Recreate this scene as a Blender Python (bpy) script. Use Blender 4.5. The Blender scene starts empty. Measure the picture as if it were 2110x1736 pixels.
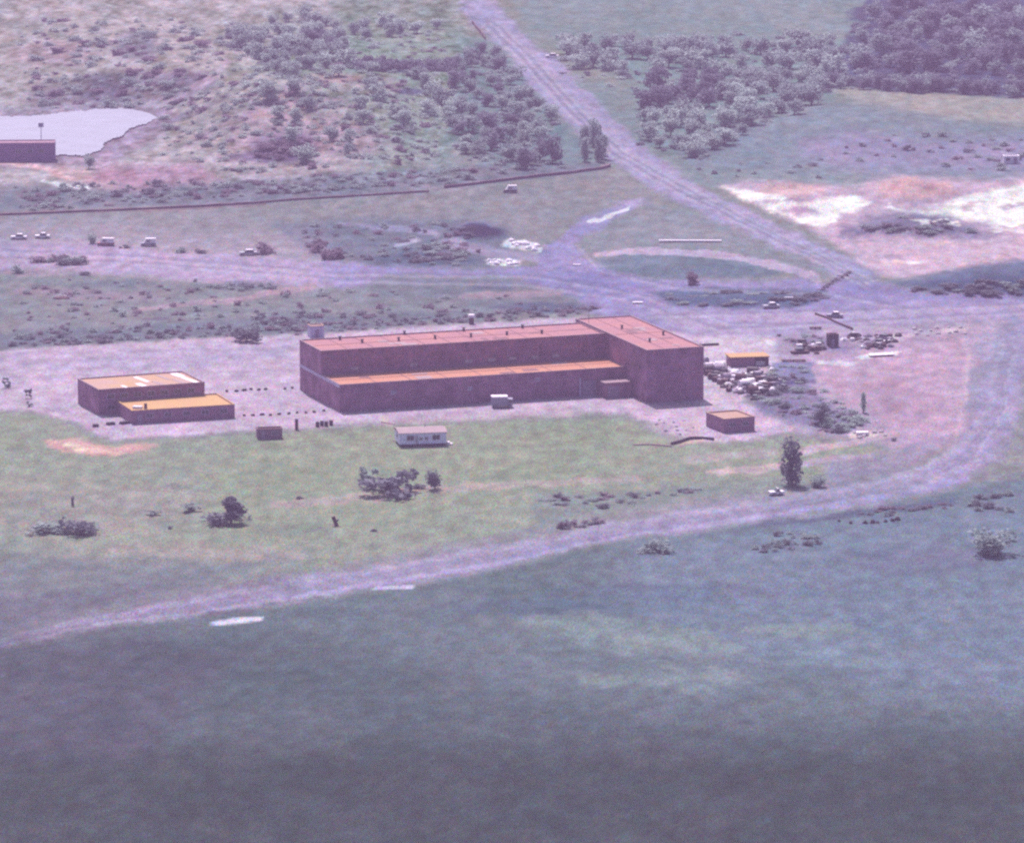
import bpy, math, random
import numpy as np
from mathutils import Vector, Matrix

R = math.radians
S = bpy.context.scene
C = S.collection

# ------------------------------------------------------------------ camera, sky, sun, exposure
F, CU, CV = 11000.0, 1054.5, 868.0           # focal length and centre of the survey plan
PITCH, CAMZ = R(10.66), 216.0
cam = bpy.data.cameras.new('camera')
cam.sensor_width = 36.0
cam.lens = F / 2109.0 * 36.0
cam.clip_start = 5.0
cam.clip_end = 20000.0
camo = bpy.data.objects.new('camera', cam)
camo.location = (0, 0, CAMZ)
camo.rotation_euler = (R(90) - PITCH, 0, 0)
C.objects.link(camo)
S.camera = camo

SUN_EL, SUN_AZ = R(55), R(-14)                # azimuth from +Y, negative = to the left
w = bpy.data.worlds.new('World')
S.world = w
w.use_nodes = True
nt = w.node_tree
nt.nodes.clear()
wo = nt.nodes.new('ShaderNodeOutputWorld')
bg = nt.nodes.new('ShaderNodeBackground')
sky = nt.nodes.new('ShaderNodeTexSky')
sky.sky_type = 'NISHITA'
sky.sun_disc = False
sky.sun_elevation = SUN_EL
sky.sun_rotation = SUN_AZ
sky.air_density = 1.0
sky.dust_density = 3.0
bg.inputs['Strength'].default_value = 0.10
nt.links.new(sky.outputs[0], bg.inputs['Color'])
nt.links.new(bg.outputs[0], wo.inputs['Surface'])

sd = bpy.data.lights.new('sun', 'SUN')
sd.energy = 4.2
sd.angle = R(0.6)
sd.color = (1.0, 0.86, 0.93)
so = bpy.data.objects.new('sun', sd)
svec = Vector((math.sin(SUN_AZ) * math.cos(SUN_EL), math.cos(SUN_AZ) * math.cos(SUN_EL), math.sin(SUN_EL)))
so.rotation_euler = svec.to_track_quat('Z', 'Y').to_euler()
so.location = (0, 1200, 400)
C.objects.link(so)

S.view_settings.view_transform = 'Standard'
S.view_settings.look = 'None'
S.view_settings.gamma = 1.0
S.view_settings.exposure = 0.80
S.render.engine = 'CYCLES'
S.cycles.max_bounces = 6
S.cycles.diffuse_bounces = 3
S.cycles.volume_bounces = 1
S.cycles.transparent_max_bounces = 8
S.cycles.pixel_filter_type = 'BLACKMAN_HARRIS'
S.cycles.filter_width = 2.4
S.cycles.use_denoising = False

# colour planning: how an albedo reads on the print (linear), used to pick base colours
_AV = [150, 450, 750, 1050, 1350, 1650]
_AT = np.array([(.150, .110, .215), (.130, .095, .168), (.108, .080, .140), (.090, .066, .118), (.080, .060, .104), (.066, .048, .086)])
_GT = np.array([(2.0, 1.78, 1.95), (2.08, 1.86, 2.1), (2.17, 1.95, 2.2), (2.2, 1.98, 2.22), (2.22, 2.0, 2.24), (2.25, 2.05, 2.25)])
_AT = _AT * 1.30; _GT = _GT * np.array([.93, .94, .95, .965, .97, .98])[:, None]
def AIRV(v): return np.stack([np.interp(v, _AV, _AT[:, c]) for c in range(3)], -1)
def GAINV(v): return np.stack([np.interp(v, _AV, _GT[:, c]) for c in range(3)], -1)
AIR = AIRV(780.0); GAIN = GAINV(780.0)
def lin(c):
    c = np.asarray(c, dtype=float) / 255.0
    return np.where(c <= 0.04045, c / 12.92, ((c + 0.055) / 1.055) ** 2.4)
def alb(*c):
    c = c[0] if len(c) == 1 else c
    return np.clip((lin(c) - AIR) / GAIN, 0.012, 0.82)

# ------------------------------------------------------------------ noise and terrain height
_rs = np.random.RandomState(7)
_T = _rs.rand(256, 256)
def vnoise(x, y):
    xi = np.floor(x).astype(np.int64); yi = np.floor(y).astype(np.int64)
    fx = x - xi; fy = y - yi
    fx = fx * fx * (3 - 2 * fx); fy = fy * fy * (3 - 2 * fy)
    a = _T[xi & 255, yi & 255]; b = _T[(xi + 1) & 255, yi & 255]
    c = _T[xi & 255, (yi + 1) & 255]; d = _T[(xi + 1) & 255, (yi + 1) & 255]
    return (a + (b - a) * fx) * (1 - fy) + (c + (d - c) * fx) * fy
def fbm(x, y, o=4, ox=0.0):
    s = 0.0; a = 1.0; n = 0.0
    for k in range(o):
        s = s + a * vnoise(x * 2 ** k + ox + 17.3 * k, y * 2 ** k + ox * 0.7 + 9.1 * k); n += a; a *= 0.5
    return s / n                                # 0..1
def G0(u, v, z=0.0):
    """point of the level z that lies at plan position (u, v)"""
    u = np.asarray(u, float); v = np.asarray(v, float)
    t = np.arctan((v - CV) / F)                 # below the axis
    dx = (u - CU) / F
    dy = math.cos(PITCH) - (v - CV) / F * math.sin(PITCH)
    dz = -math.sin(PITCH) - (v - CV) / F * math.cos(PITCH)
    k = (z - CAMZ) / dz
    return dx * k, dy * k
def proj(x, y, z):
    f = y * math.cos(PITCH) + (CAMZ - z) * math.sin(PITCH)
    f = np.maximum(f, 1.0)
    up = y * math.sin(PITCH) - (CAMZ - z) * math.cos(PITCH)
    return CU + F * x / f, CV - F * up / f
BUMPS = []
def bump(u, v, rx, ry, h, rot=0.0):
    x, y = G0(u, v); BUMPS.append((float(x), float(y), rx, ry, h, rot))
bump(560, 190, 75, 170, 9.0)                   # rough hill top left
bump(760, 330, 26, 40, 2.2)
bump(620, 250, 30, 30, 2.4, 0.5)
bump(520, 330, 26, 22, 1.6)
bump(850, 200, 22, 30, 1.8)
bump(330, 110, 26, 50, 3.0)
bump(250, 190, 22, 30, 2.0)
bump(990, 486, 7.5, 9, 3.4)                    # dark spoil heap
bump(880, 520, 12, 9, 1.6)
bump(700, 505, 12, 9, 1.0)
bump(1420, 556, 24, 9, 1.9)                    # grass banks at the junction
bump(1520, 622, 22, 6, 1.6)
bump(2010, 600, 22, 12, 3.0)
bump(2120, 590, 25, 14, 3.4)
bump(1860, 475, 17, 11, 3.2)
bump(1640, 425, 12, 16, 2.4)
bump(1850, 395, 12, 14, 3.0)
bump(1930, 400, 9, 12, 2.2)
bump(1590, 385, 10, 12, 2.0)
bump(2060, 385, 14, 14, 2.0)
bump(1840, 260, 40, 50, 3.0)
bump(1620, 840, 9, 12, 1.5)                    # overgrown dump
bump(1560, 800, 7, 10, 1.2)
bump(1690, 870, 9, 9, 1.4)
bump(1650, 708, 6, 6, 1.2)
bump(1800, 715, 7, 5, 1.0)
bump(1960, 830, 30, 40, 1.6)
bump(1300, 1500, 60, 60, 3.0)
bump(400, 1600, 70, 50, 2.5)
def height(x, y):
    x = np.asarray(x, float); y = np.asarray(y, float)
    z = 0.9 * (fbm(x / 42.0, y / 60.0, 3, 3.1) - 0.5) + 0.30 * (fbm(x / 11.0, y / 16.0, 2, 8.1) - 0.5)
    # the works yard is levelled
    u, v = proj(x, y, 0.0 * x)
    e = np.maximum(np.abs(u - 850) / 1000.0 - 0.8, np.abs(v - 780) / 160.0 - 0.78)
    m = np.clip(e / 0.5, 0, 1); m = m * m * (3 - 2 * m)
    z = z * m
    hill = np.clip((430 - v) / 120, 0, 1) * np.clip((1010 - u) / 120, 0, 1)
    z = z + hill * 6.0 * (fbm(x / 26.0, y / 44.0, 3, 1.7) - 0.5)
    sand = np.clip(1 - np.abs(v - 410) / 55, 0, 1) * np.clip((u - 1480) / 80, 0, 1)
    z = z + sand * 4.2 * (fbm(x / 9.0, y / 14.0, 4, 4.7) - 0.35)
    for bx, by, rx, ry, h, rot in BUMPS:
        dx = x - bx; dy = y - by
        c, s = math.cos(rot), math.sin(rot)
        q = ((dx * c + dy * s) / rx) ** 2 + ((-dx * s + dy * c) / ry) ** 2
        z = z + h * np.exp(-q * 1.3)
    # pond basin
    px, py = G0(140, 270)
    q = ((x - px) / 47.0) ** 2 + ((y - py) / 95.0) ** 2
    k = np.exp(-q ** 3)
    z = z * (1 - k) - 0.9 * k
    return z
def G(u, v):
    u = np.asarray(u, float); v = np.asarray(v, float)
    x, y = G0(u, v)
    z = height(x, y)
    for _ in range(14):
        x, y = G0(u, v, z)
        z = 0.5 * z + 0.5 * height(x, y)
    x, y = G0(u, v, z)
    return x, y, height(x, y)
def P(u, v):
    x, y, z = G(np.array([u]), np.array([v]))
    return float(x[0]), float(y[0]), float(z[0])
def pxm(v):                                     # plan units per metre across, at that v
    x, y = G0(CU, v)
    return F / (float(y) * math.cos(PITCH) + CAMZ * math.sin(PITCH))

# ------------------------------------------------------------------ the ground's own colours
def sdf(poly, u, v):
    p = np.array(poly, float); n = len(p)
    d = np.full(u.shape, 1e18); s = np.ones(u.shape)
    for i in range(n):
        a = p[i]; b = p[i - 1]
        ex, ey = b[0] - a[0], b[1] - a[1]
        wx = u - a[0]; wy = v - a[1]
        t = np.clip((wx * ex + wy * ey) / (ex * ex + ey * ey + 1e-9), 0, 1)
        d = np.minimum(d, (wx - ex * t) ** 2 + (wy - ey * t) ** 2)
        c1 = v >= a[1]; c2 = v < b[1]; c3 = ex * wy > ey * wx
        flip = (c1 & c2 & c3) | (~c1 & ~c2 & ~c3)
        s = np.where(flip, -s, s)
    return s * np.sqrt(d)                       # negative inside
def line_d(pts, u, v):
    d = np.full(u.shape, 1e9)
    for (a, b) in zip(pts[:-1], pts[1:]):
        ex, ey = b[0] - a[0], b[1] - a[1]
        wx = u - a[0]; wy = v - a[1]
        t = np.clip((wx * ex + wy * ey) / (ex * ex + ey * ey + 1e-9), 0, 1)
        ww = a[2] + (b[2] - a[2]) * t if len(a) > 2 else 0
        d = np.minimum(d, np.hypot(wx - ex * t, wy - ey * t) - ww)
    return d
DIAG = [(940,0),(975,52),(1015,88),(1058,125),(1082,165),(1120,205),(1150,238),(1188,268),(1238,292),(1250,335),(1290,355),(1370,402),(1450,442),(1560,492),(1650,532),(1720,566),(1760,582),
        (1812,572),(1760,540),(1680,500),(1600,463),(1540,433),(1450,392),(1380,344),(1306,292),(1262,250),(1236,212),(1190,168),(1136,114),(1104,90),(1062,52),(1020,0)]
JUNC = [(-60,500),(60,497),(200,507),(380,520),(530,530),(760,545),(1000,556),(1090,545),(1120,510),(1200,452),(1290,412),(1335,412),(1250,460),(1195,492),(1188,512),(1222,540),(1330,572),(1500,580),(1640,575),(1700,582),(1745,572),
        (1830,584),(1900,602),(2160,612),(2160,655),(2000,662),(1880,668),(1740,672),(1620,690),(1440,703),(1310,672),(1215,645),(1190,612),(1060,575),(900,568),(800,566),(745,592),(600,592),(420,577),(200,562),(130,548),(-60,560)]
YARD = [(-60,728),(120,716),(270,706),(480,694),(600,690),(700,684),(960,668),(1215,655),(1300,664),(1440,696),(1560,688),(1650,698),(1690,728),(1655,745),(1600,752),(1545,800),(1530,830),(1600,860),(1640,885),(1560,905),(1450,912),(1390,892),(1330,868),(1280,850),(1180,850),(900,865),(760,873),(640,882),(480,890),(240,905),(190,892),(150,866),(90,850),(-60,838)]
LOWR = [(-80,1345),(0,1325),(200,1268),(400,1237),(600,1197),(860,1151),(1060,1117),(1260,1077),(1440,1043),(1640,1012),(1800,984),(1900,960),(1972,925),(2018,850),(2040,770),(2045,700),(2080,640),(2150,640),(2112,760),(2092,860),(2045,948),(1955,1004),(1830,1035),(1640,1062),(1440,1090),(1260,1112),(1060,1158),(900,1190),(760,1212),(600,1238),(420,1262),(200,1292),(0,1334),(-80,1358)]
POND = [(-120,246),(60,238),(150,230),(225,224),(300,222),(350,226),(322,244),(300,256),(270,264),(252,282),(222,292),(205,312),(170,322),(110,320),(-120,318)]
ISLE1 = [(1225,530),(1300,518),(1440,514),(1560,534),(1630,556),(1560,572),(1400,576),(1260,560)]
ISLE2 = [(1335,604),(1430,594),(1560,592),(1700,598),(1720,612),(1640,634),(1500,636),(1400,628)]
SANDR = [(1480,385),(1545,372),(1660,378),(1770,384),(1830,362),(1960,366),(2050,372),(2180,360),(2180,530),(2100,540),(1960,556),(1860,572),(1800,560),(1740,520),(1700,488),(1600,440),(1520,405)]

LAY = []
def poly(col, pts, soft=8, op=1.0, warp=1.0): LAY.append(('p', col, pts, soft, op, warp))
def strip(col, pts, soft=3, op=1.0, warp=1.0): LAY.append(('l', col, pts, soft, op, warp))
def blob(col, u, v, ru, rv, op=1.0, warp=1.0): LAY.append(('b', col, (u, v, ru, rv), 0.35, op, warp))
# broad tracts
poly((182,168,190), [(-400,-200),(960,-200),(990,60),(930,120),(920,390),(600,410),(-400,435)], 30)
poly((156,154,172), [(640,-200),(980,-200),(960,90),(930,120),(740,112),(700,60)], 20, .9)
poly((146,150,176), [(930,80),(1000,80),(1060,125),(1150,240),(1250,330),(1100,362),(930,372),(900,330),(940,200)], 14)
poly((152,154,178), [(1030,-200),(2400,-200),(2400,90),(1700,80),(1180,100),(1080,80)], 20)
poly((150,155,178), [(1140,92),(1500,80),(1760,84),(1740,180),(1700,215),(1560,250),(1430,330),(1290,305),(1300,170)], 22)
poly((150,152,176), [(1150,150),(1300,180),(1330,300),(1260,262),(1210,200)], 14)
poly((126,118,162), [(1700,150),(1760,100),(1790,-200),(2400,-200),(2400,205),(2109,205),(1900,196),(1700,182)], 14, 1, 3.0)
poly((176,166,184), [(1690,180),(1800,186),(1950,195),(2109,203),(2400,215),(2400,280),(2109,262),(1950,244),(1850,226),(1770,212)], 5)
poly((153,153,182), [(1400,300),(1560,250),(1700,212),(1800,214),(1960,246),(2400,285),(2400,370),(1500,385),(1400,345)], 14)
poly((168,154,196), [(1640,290),(1760,268),(1900,290),(2150,280),(2150,355),(1950,350),(1760,350),(1660,320)], 20, .85)
poly((156,157,180), [(1300,335),(1440,345),(1780,365),(1780,382),(1560,378),(1480,388),(1400,370)], 10)
# left of the diagonal road, below the hill
poly((148,142,172), [(-400,388),(240,384),(460,372),(760,352),(1000,340),(1240,338),(1255,352),(920,400),(500,422),(-400,446)], 10)
poly((160,152,174), [(-400,442),(300,432),(700,412),(1250,352),(1380,412),(1280,412),(1190,452),(1110,500),(760,470),(640,500),(200,500),(-400,490)], 8)
poly((142,138,170), [(560,460),(700,452),(960,450),(1050,470),(1060,545),(1000,553),(760,545),(620,528)], 16, .9)
poly((158,154,178), [(1190,492),(1290,450),(1340,414),(1480,456),(1650,536),(1745,578),(1700,574),(1560,534),(1440,512),(1300,512),(1225,522)], 6)
# left hill markings
poly((186,150,184), [(470,250),(560,190),(700,170),(800,200),(760,290),(640,330),(520,345),(440,320)], 40, .4, 2.5)
poly((186,150,186), [(200,345),(400,335),(450,370),(300,392),(180,376)], 14, .9)
blob((128,108,158), 590, 300, 70, 32, .85)
blob((134,112,160), 520, 325, 60, 10, .6)
blob((128,118,160), 215, 185, 45, 38, .6); blob((134,122,164), 280, 95, 45, 30, .6)  # shading of the ridges above the pond painted in, then a dark clump
blob((128,112,160), 660, 205, 70, 16, .6, 1.5); blob((134,118,160), 390, 170, 60, 26, .5)
poly((140,124,166), [(60,180),(250,150),(420,150),(380,215),(300,224),(60,236)], 16, .55)
poly((152,160,174), [(560,60),(930,80),(930,340),(760,350),(700,230),(600,180),(500,150)], 50, .7, 3); blob((178,148,180), 110, 110, 90, 24, .6); blob((176,150,178), 760, 175, 70, 20, .5)
blob((180,148,184), 730, 290, 70, 30, .5); blob((172,158,178), 960, 320, 40, 24, .5)
strip((188,164,198), [(330,232,3),(380,190,4),(440,160,5),(470,130,4)], 7, .6, 1.5)
strip((188,160,190), [(500,235,3),(600,215,5),(700,205,4)], 8, .5, 1.5)
strip((180,156,190), [(380,300,3),(480,255,4),(560,200,4),(640,165,3)], 7, .5, 1.5)
strip((176,154,188), [(520,290,3),(600,265,4),(690,250,3)], 7, .5, 1.5)
strip((130,116,160), [(300,268,2),(380,245,3),(470,200,2)], 6, .5, 1.5)
blob((122,108,158), 850, 190, 40, 7, .8); blob((112,108,152), 840, 140, 110, 9, .8)
blob((188,152,178), 690, 160, 60, 10, .5)
strip((192,180,212), [(-60,236,4),(200,222,5),(300,222,6),(360,226,6)], 12, .6, 2); strip((186,170,206), [(345,236,5),(300,262,6),(262,290,6),(215,315,5)], 16, .7, 2)
# pond shore, tracks top left
poly((172,148,186), [(-60,232),(200,220),(350,222),(380,240),(300,300),(220,345),(-60,345)], 10, .7)
strip((222,184,206), [(-60,328,5),(30,336,5),(90,346,5),(135,362,3)], 4, .9)
strip((214,176,196), [(110,352,5),(180,362,8)], 10, .6)
strip((236,226,246), [(88,374,2.5),(140,382,3),(180,386,2)], 2, .95)
strip((152,126,156), [(-60,442,2),(300,433,2),(540,419,2)], 3, .6)  # shade along the foot of the low wall, painted as a darker strip
# white working at right
poly((204,178,210), SANDR, 10)
poly((248,240,250), [(1484,388),(1560,396),(1620,402),(1640,420),(1700,412),(1770,402),(1790,420),(1775,436),(1730,446),(1700,470),(1660,462),(1600,436),(1540,412)], 5, 1, 1.6)
poly((222,186,204), [(1560,386),(1600,376),(1680,380),(1700,398),(1640,408),(1570,400)], 6, .8)
poly((218,178,198), [(1800,396),(1820,370),(1860,362),(1900,375),(1950,370),(1975,400),(1900,412),(1820,408)], 7, .9)
poly((248,240,250), [(1985,405),(2060,388),(2180,370),(2180,470),(2080,470),(2000,452),(1900,442),(1850,436),(1940,424)], 6, .95, 1.8)
poly((190,160,200), [(1600,430),(1650,424),(1690,440),(1640,446)], 6, .9)
poly((148,136,176), [(1740,466),(1790,448),(1850,436),(1960,442),(2010,468),(2050,488),(1930,492),(1850,478),(1770,496),(1735,486)], 14, .95, 2.4)
poly((212,184,214), [(1780,520),(1850,490),(2000,498),(2109,492),(2180,510),(2050,540),(1900,560),(1820,565),(1760,545)], 10, .8)
blob((240,232,246), 1880, 541, 22, 4, .9); strip((236,222,240), [(2040,466,3),(2130,482,3)], 3, .8)
_r9 = random.Random(91)  # random streaks over the sand: shade painted in lilac-grey, among white and pink ones
for q_ in range(34):
    u_ = _r9.uniform(1500, 2090); v_ = _r9.uniform(388, 560); l_ = _r9.uniform(15, 60)
    if sdf(SANDR, np.array([u_]), np.array([v_]))[0] < 0: strip(_r9.choice([(206,176,206),(190,164,200),(250,240,250),(228,196,208),(176,156,192)]), [(u_, v_, _r9.uniform(.8, 3)), (u_ + l_, v_ + _r9.uniform(-5, 7), _r9.uniform(.8, 3))], 3, .7, 2)
# grass bank at right
poly((136,134,172), [(1826,580),(1900,572),(2000,548),(2180,530),(2180,612),(2030,612),(1930,604)], 6)
poly((118,118,160), [(1880,584),(2000,572),(2180,566),(2180,606),(2020,606)], 7, .7)
# roads
poly((176,163,206), DIAG, 8, 1, 1.4)
strip((192,172,214), [(1075,75),(1150,160),(1215,230),(1280,300),(1400,372),(1600,468),(1740,538)], 5, .5)
strip((186,164,212), [(1040,60),(1110,160),(1190,245),(1270,320),(1400,400),(1640,515)], 5, .5)
strip((152,150,182), [(1240,300),(1330,330),(1500,440)], 3, .0)
poly((168,154,204), JUNC, 8, 1, 1.5)
poly((200,176,212), [(-160,490),(200,500),(520,520),(640,540),(640,600),(420,590),(130,560),(-160,570)], 90, 1)
poly((190,170,210), [(1330,640),(1700,640),(2109,620),(2109,660),(1700,676),(1440,702)], 12, .8)
blob((156,144,202), 1200, 590, 130, 28, .6); blob((160,148,204), 1740, 600, 80, 16, .6)
poly((140,142,172), ISLE1, 5); poly((128,128,168), ISLE2, 5)
strip((200,180,216), [(1228,522,3),(1300,516,4),(1400,519,5),(1520,530,6),(1620,552,8),(1680,572,8)], 3, .95)
blob((186,172,214), 1300, 420, 40, 8, .5); strip((224,220,240), [(1215,458,2),(1250,445,3),(1290,428,2)], 3, .9)
strip((236,232,248), [(1012,540,5),(1060,540,6)], 3, .95); strip((226,220,244), [(1040,500,4),(1080,505,6),(1105,514,6)], 4, .9, 1.5)
strip((176,162,200), [(920,500,6),(1020,520,8),(1100,530,6)], 6, .8); strip((196,184,220), [(820,505,3),(860,492,3)], 4, .8)
strip((196,184,220), [(935,492,3),(955,496,4)], 3, .8); strip((176,164,206), [(700,462,2),(820,470,3),(895,478,2)], 5, .7); strip((186,172,210), [(865,478,2),(900,482,3)],2,.6)
blob((104,96,142), 985, 476, 52, 17, .9); blob((122,120,158), 870, 535, 120, 14, .7); strip((170,158,196), [(938,468,2),(975,456,2),(1030,462,2)], 2, .5)
# rough grass between road and yard
poly((156,150,172), [(-60,562),(200,564),(420,580),(600,595),(745,595),(800,570),(1060,578),(1190,614),(1212,642),(960,664),(640,688),(270,702),(-60,722)], 8)
poly((142,138,166), [(745,592),(800,570),(1060,578),(1180,610),(1205,640),(1040,646),(900,620),(780,612)], 10, .7)
poly((120,116,160), [(980,588),(1050,578),(1060,596),(960,598)], 5, .5); blob((116,114,156), 1120, 634, 100, 11, .7)
strip((178,156,184), [(950,612,4),(1080,606,5),(1160,604,3)], 6, .8)
poly((136,134,164), [(-60,690),(300,672),(560,650),(700,650),(960,640),(960,660),(640,686),(270,702),(-60,724)], 8, .75)
strip((190,164,192), [(280,638,2),(343,632,3),(467,620,4),(567,604,4),(640,592,5)], 3, .85)
strip((172,150,182), [(30,600,4),(200,606,5),(330,614,3)], 8, .6); blob((134,116,154), 320, 658, 30, 4, .7)
blob((176,154,186), 60, 560, 80, 8, .5); blob((130,128,160), 500, 590, 90, 9, .5); blob((132,130,162), 240, 584, 80, 8, .5)
# works yard
poly((208,184,217), YARD, 5)
poly((193,174,213), [(-60,735),(300,722),(600,706),(600,745),(300,762),(-60,770)], 18, .7)
poly((209,185,217), [(420,770),(500,735),(600,740),(600,790),(500,800)], 14, .6)
poly((216,196,224), [(1440,700),(1560,690),(1640,702),(1690,735),(1660,748),(1590,742),(1500,738),(1490,800),(1520,845),(1442,840)], 8, .9)
strip((236,226,240), [(1580,702,3),(1640,722,4),(1660,738,3)], 4, .7)
poly((208,184,210), [(1330,872),(1440,868),(1440,905),(1360,890)], 8, .7); strip((230,196,204), [(1305,912,3),(1380,917,4),(1440,908,3)], 3, .9)
strip((204,180,208), [(640,880,3),(800,868,5),(1000,856,6),(1200,848,6)], 6, .6)
strip((214,192,206), [(786,862,3),(806,876,3)], 2, .9)
# pink gravel and ruins right
poly((186,168,204), [(1600,690),(1740,672),(1900,668),(2080,665),(2050,760),(1990,880),(1900,930),(1760,905),(1650,890),(1600,860),(1600,760)], 14)
poly((198,168,202), [(1660,745),(1830,690),(2000,690),(2010,850),(1960,915),(1840,900),(1740,850)], 34, .95, 2.5)
poly((186,154,188), [(1740,790),(1850,780),(1940,830),(1880,880),(1790,850)], 30, .7, 3)
poly((150,148,180), [(1990,760),(2050,740),(2040,840),(1990,860)], 10, .6)
strip((218,190,216), [(1990,700,2),(1992,800,3),(1970,900,2)], 5, .5)
poly((140,130,172), [(1530,800),(1600,770),(1660,790),(1700,830),(1780,860),(1740,890),(1680,880),(1560,850)], 8, .8)
poly((152,146,194), [(1590,746),(1676,745),(1678,784),(1603,782)], 3, .9, .5); strip((112,98,146), [(1610,786,2),(1676,787,2.5)], 3, .7)
strip((240,232,246), [(1770,738,3),(1845,726,3)], 2, .9); strip((232,218,240), [(1690,746,3),(1760,750,4)], 3, .8)
strip((224,206,232), [(1820,694,3),(1880,690,3)], 3, .8); strip((226,200,226), [(1940,682,3),(1985,676,2)], 3, .8)
poly((150,134,176), [(1600,696),(1680,690),(1760,710),(1740,728),(1660,724)], 8, .7)
# meadow
poly((162,162,165), [(-60,842),(90,856),(190,900),(240,912),(480,898),(640,892),(760,882),(900,874),(1280,860),(1340,890),(1400,915),(1640,905),(1760,920),(1900,930),(1800,960),(1640,1000),(1440,1022),(860,1130),(400,1220),(0,1322),(-60,1340)], 6)
poly((161,163,160), [(500,905),(1250,870),(1400,930),(1200,1010),(700,1110),(450,1120),(420,1000)], 40, .7)
poly((170,158,172), [(-60,1000),(400,1000),(420,1060),(200,1110),(-60,1100)], 30, .5)
poly((142,138,162), [(-60,1130),(300,1150),(640,1140),(400,1218),(200,1262),(-60,1335)], 30, .8)
poly((128,118,150), [(-60,1230),(300,1200),(420,1200),(200,1262),(-60,1335)], 24, .5)
poly((220,172,184), [(96,906),(150,900),(220,918),(330,915),(300,930),(200,938),(130,928)], 5, .9, 1.5)
strip((248,226,222), [(140,915,3),(170,926,3)], 4, .9); strip((244,206,206), [(150,922,2),(250,931,2)], 3, .6)
strip((188,170,182), [(560,1040,5),(750,1024,6),(850,1010,5),(990,1002,5),(1080,998,4),(1320,984,3)], 6, .75, 1.5)
strip((178,166,176), [(230,1130,5),(500,1140,8),(620,1140,5)], 14, .6, 1.5)
blob((140,142,162), 600, 1090, 90, 12, .3)
strip((206,182,198), [(1460,975,4),(1560,966,5),(1610,958,4)], 4, .85); strip((196,176,196), [(1420,946,3),(1600,932,4)], 8, .5)
strip((206,180,204), [(1650,930,4),(1740,914,4),(1840,892,5)], 4, .85); strip((200,176,204), [(1650,956,4),(1720,944,4),(1800,942,3)], 5, .8)
strip((232,210,222), [(1750,896,4),(1800,893,5)], 3, .8)
poly((164,150,186), [(1700,950),(1900,915),(1960,905),(1880,960),(1700,1000)], 14, .8)
poly((142,146,166), [(1100,1015),(1300,1010),(1440,1000),(1640,980),(1640,1002),(1440,1022),(1100,1088)], 12, .6)
# lower road
poly((173,160,198), LOWR, 11, 1, 2.0)
poly((150,136,174), [(-80,1335),(0,1318),(200,1262),(400,1220),(600,1180),(600,1230),(420,1258),(200,1290),(0,1334),(-80,1352)], 30, .8)
strip((176,160,214), [(560,1232,2),(760,1206,3),(900,1180,3),(1060,1150,4),(1260,1104,4),(1440,1080,5),(1640,1052,5),(1800,1026,4),(2000,985,4)], 3, .8)
poly((176,160,206), [(1980,905),(2045,760),(2100,650),(2180,650),(2109,800),(2075,940),(1990,985),(1900,985)], 12, .5)
# wheel ruts of the tracks
RUT = [(0,1326),(200,1280),(400,1250),(600,1216),(860,1172),(1060,1138),(1260,1095),(1440,1066),(1640,1036),(1800,1008),(1900,984),(2000,930),(2055,830),(2078,700)]
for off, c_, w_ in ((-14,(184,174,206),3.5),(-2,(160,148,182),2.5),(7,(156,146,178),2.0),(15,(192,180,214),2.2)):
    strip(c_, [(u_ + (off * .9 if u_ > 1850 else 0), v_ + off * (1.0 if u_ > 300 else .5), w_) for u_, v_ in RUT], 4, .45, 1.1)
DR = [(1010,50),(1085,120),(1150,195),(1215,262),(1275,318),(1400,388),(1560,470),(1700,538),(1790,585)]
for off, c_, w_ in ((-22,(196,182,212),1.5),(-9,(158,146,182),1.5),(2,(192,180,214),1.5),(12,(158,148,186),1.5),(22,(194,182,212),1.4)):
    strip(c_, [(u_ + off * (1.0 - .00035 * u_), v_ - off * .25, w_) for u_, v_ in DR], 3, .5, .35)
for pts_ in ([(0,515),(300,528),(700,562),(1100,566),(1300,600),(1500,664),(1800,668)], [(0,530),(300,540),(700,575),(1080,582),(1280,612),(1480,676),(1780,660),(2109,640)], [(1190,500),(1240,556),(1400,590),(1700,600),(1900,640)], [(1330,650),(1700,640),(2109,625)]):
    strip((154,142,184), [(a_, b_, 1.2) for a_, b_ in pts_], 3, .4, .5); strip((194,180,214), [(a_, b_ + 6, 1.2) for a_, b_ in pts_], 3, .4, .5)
for v_ in (728, 742, 760, 776): strip((178,160,196), [(-60, v_ + 4, 1.5), (300, v_ - 4, 1.5), (600, v_ - 12, 1.5)], 3, .35, 1)
# foreground field
poly((127,131,152), [(-80,1358),(0,1340),(200,1298),(420,1268),(600,1244),(760,1218),(900,1196),(1060,1164),(1260,1118),(1440,1096),(1640,1068),(1830,1040),(1960,1012),(2080,985),(2400,940),(2400,2200),(-400,2200)], 9)
poly((140,146,178), [(1300,1120),(1640,1074),(2109,1000),(2400,980),(2400,1500),(1500,1350),(1250,1250)], 50, .7)
poly((108,110,130), [(-400,1370),(600,1300),(1000,1400),(1400,1480),(2109,1480),(2400,1500),(2400,2200),(-400,2200)], 60, .75)
poly((97,95,113), [(-400,1520),(2400,1550),(2400,2200),(-400,2200)], 60, .8)
poly((112,102,130), [(-400,1320),(300,1300),(500,1340),(300,1560),(-400,1600)], 40, .5)
poly((150,157,172), [(1060,1262),(1250,1275),(1480,1310),(1540,1350),(1300,1340),(1100,1300)], 22, .9, 3); blob((152,160,172), 1650, 1300, 120, 14, .7, 3); blob((150,158,170), 1250, 1400, 60, 10, .7, 3)
blob((148,154,172), 1420, 1400, 130, 22, .7, 3); blob((146,154,176), 1750, 1350, 160, 30, .45, 3); blob((136,140,166), 1900, 1440, 120, 20, .4, 3)
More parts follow.
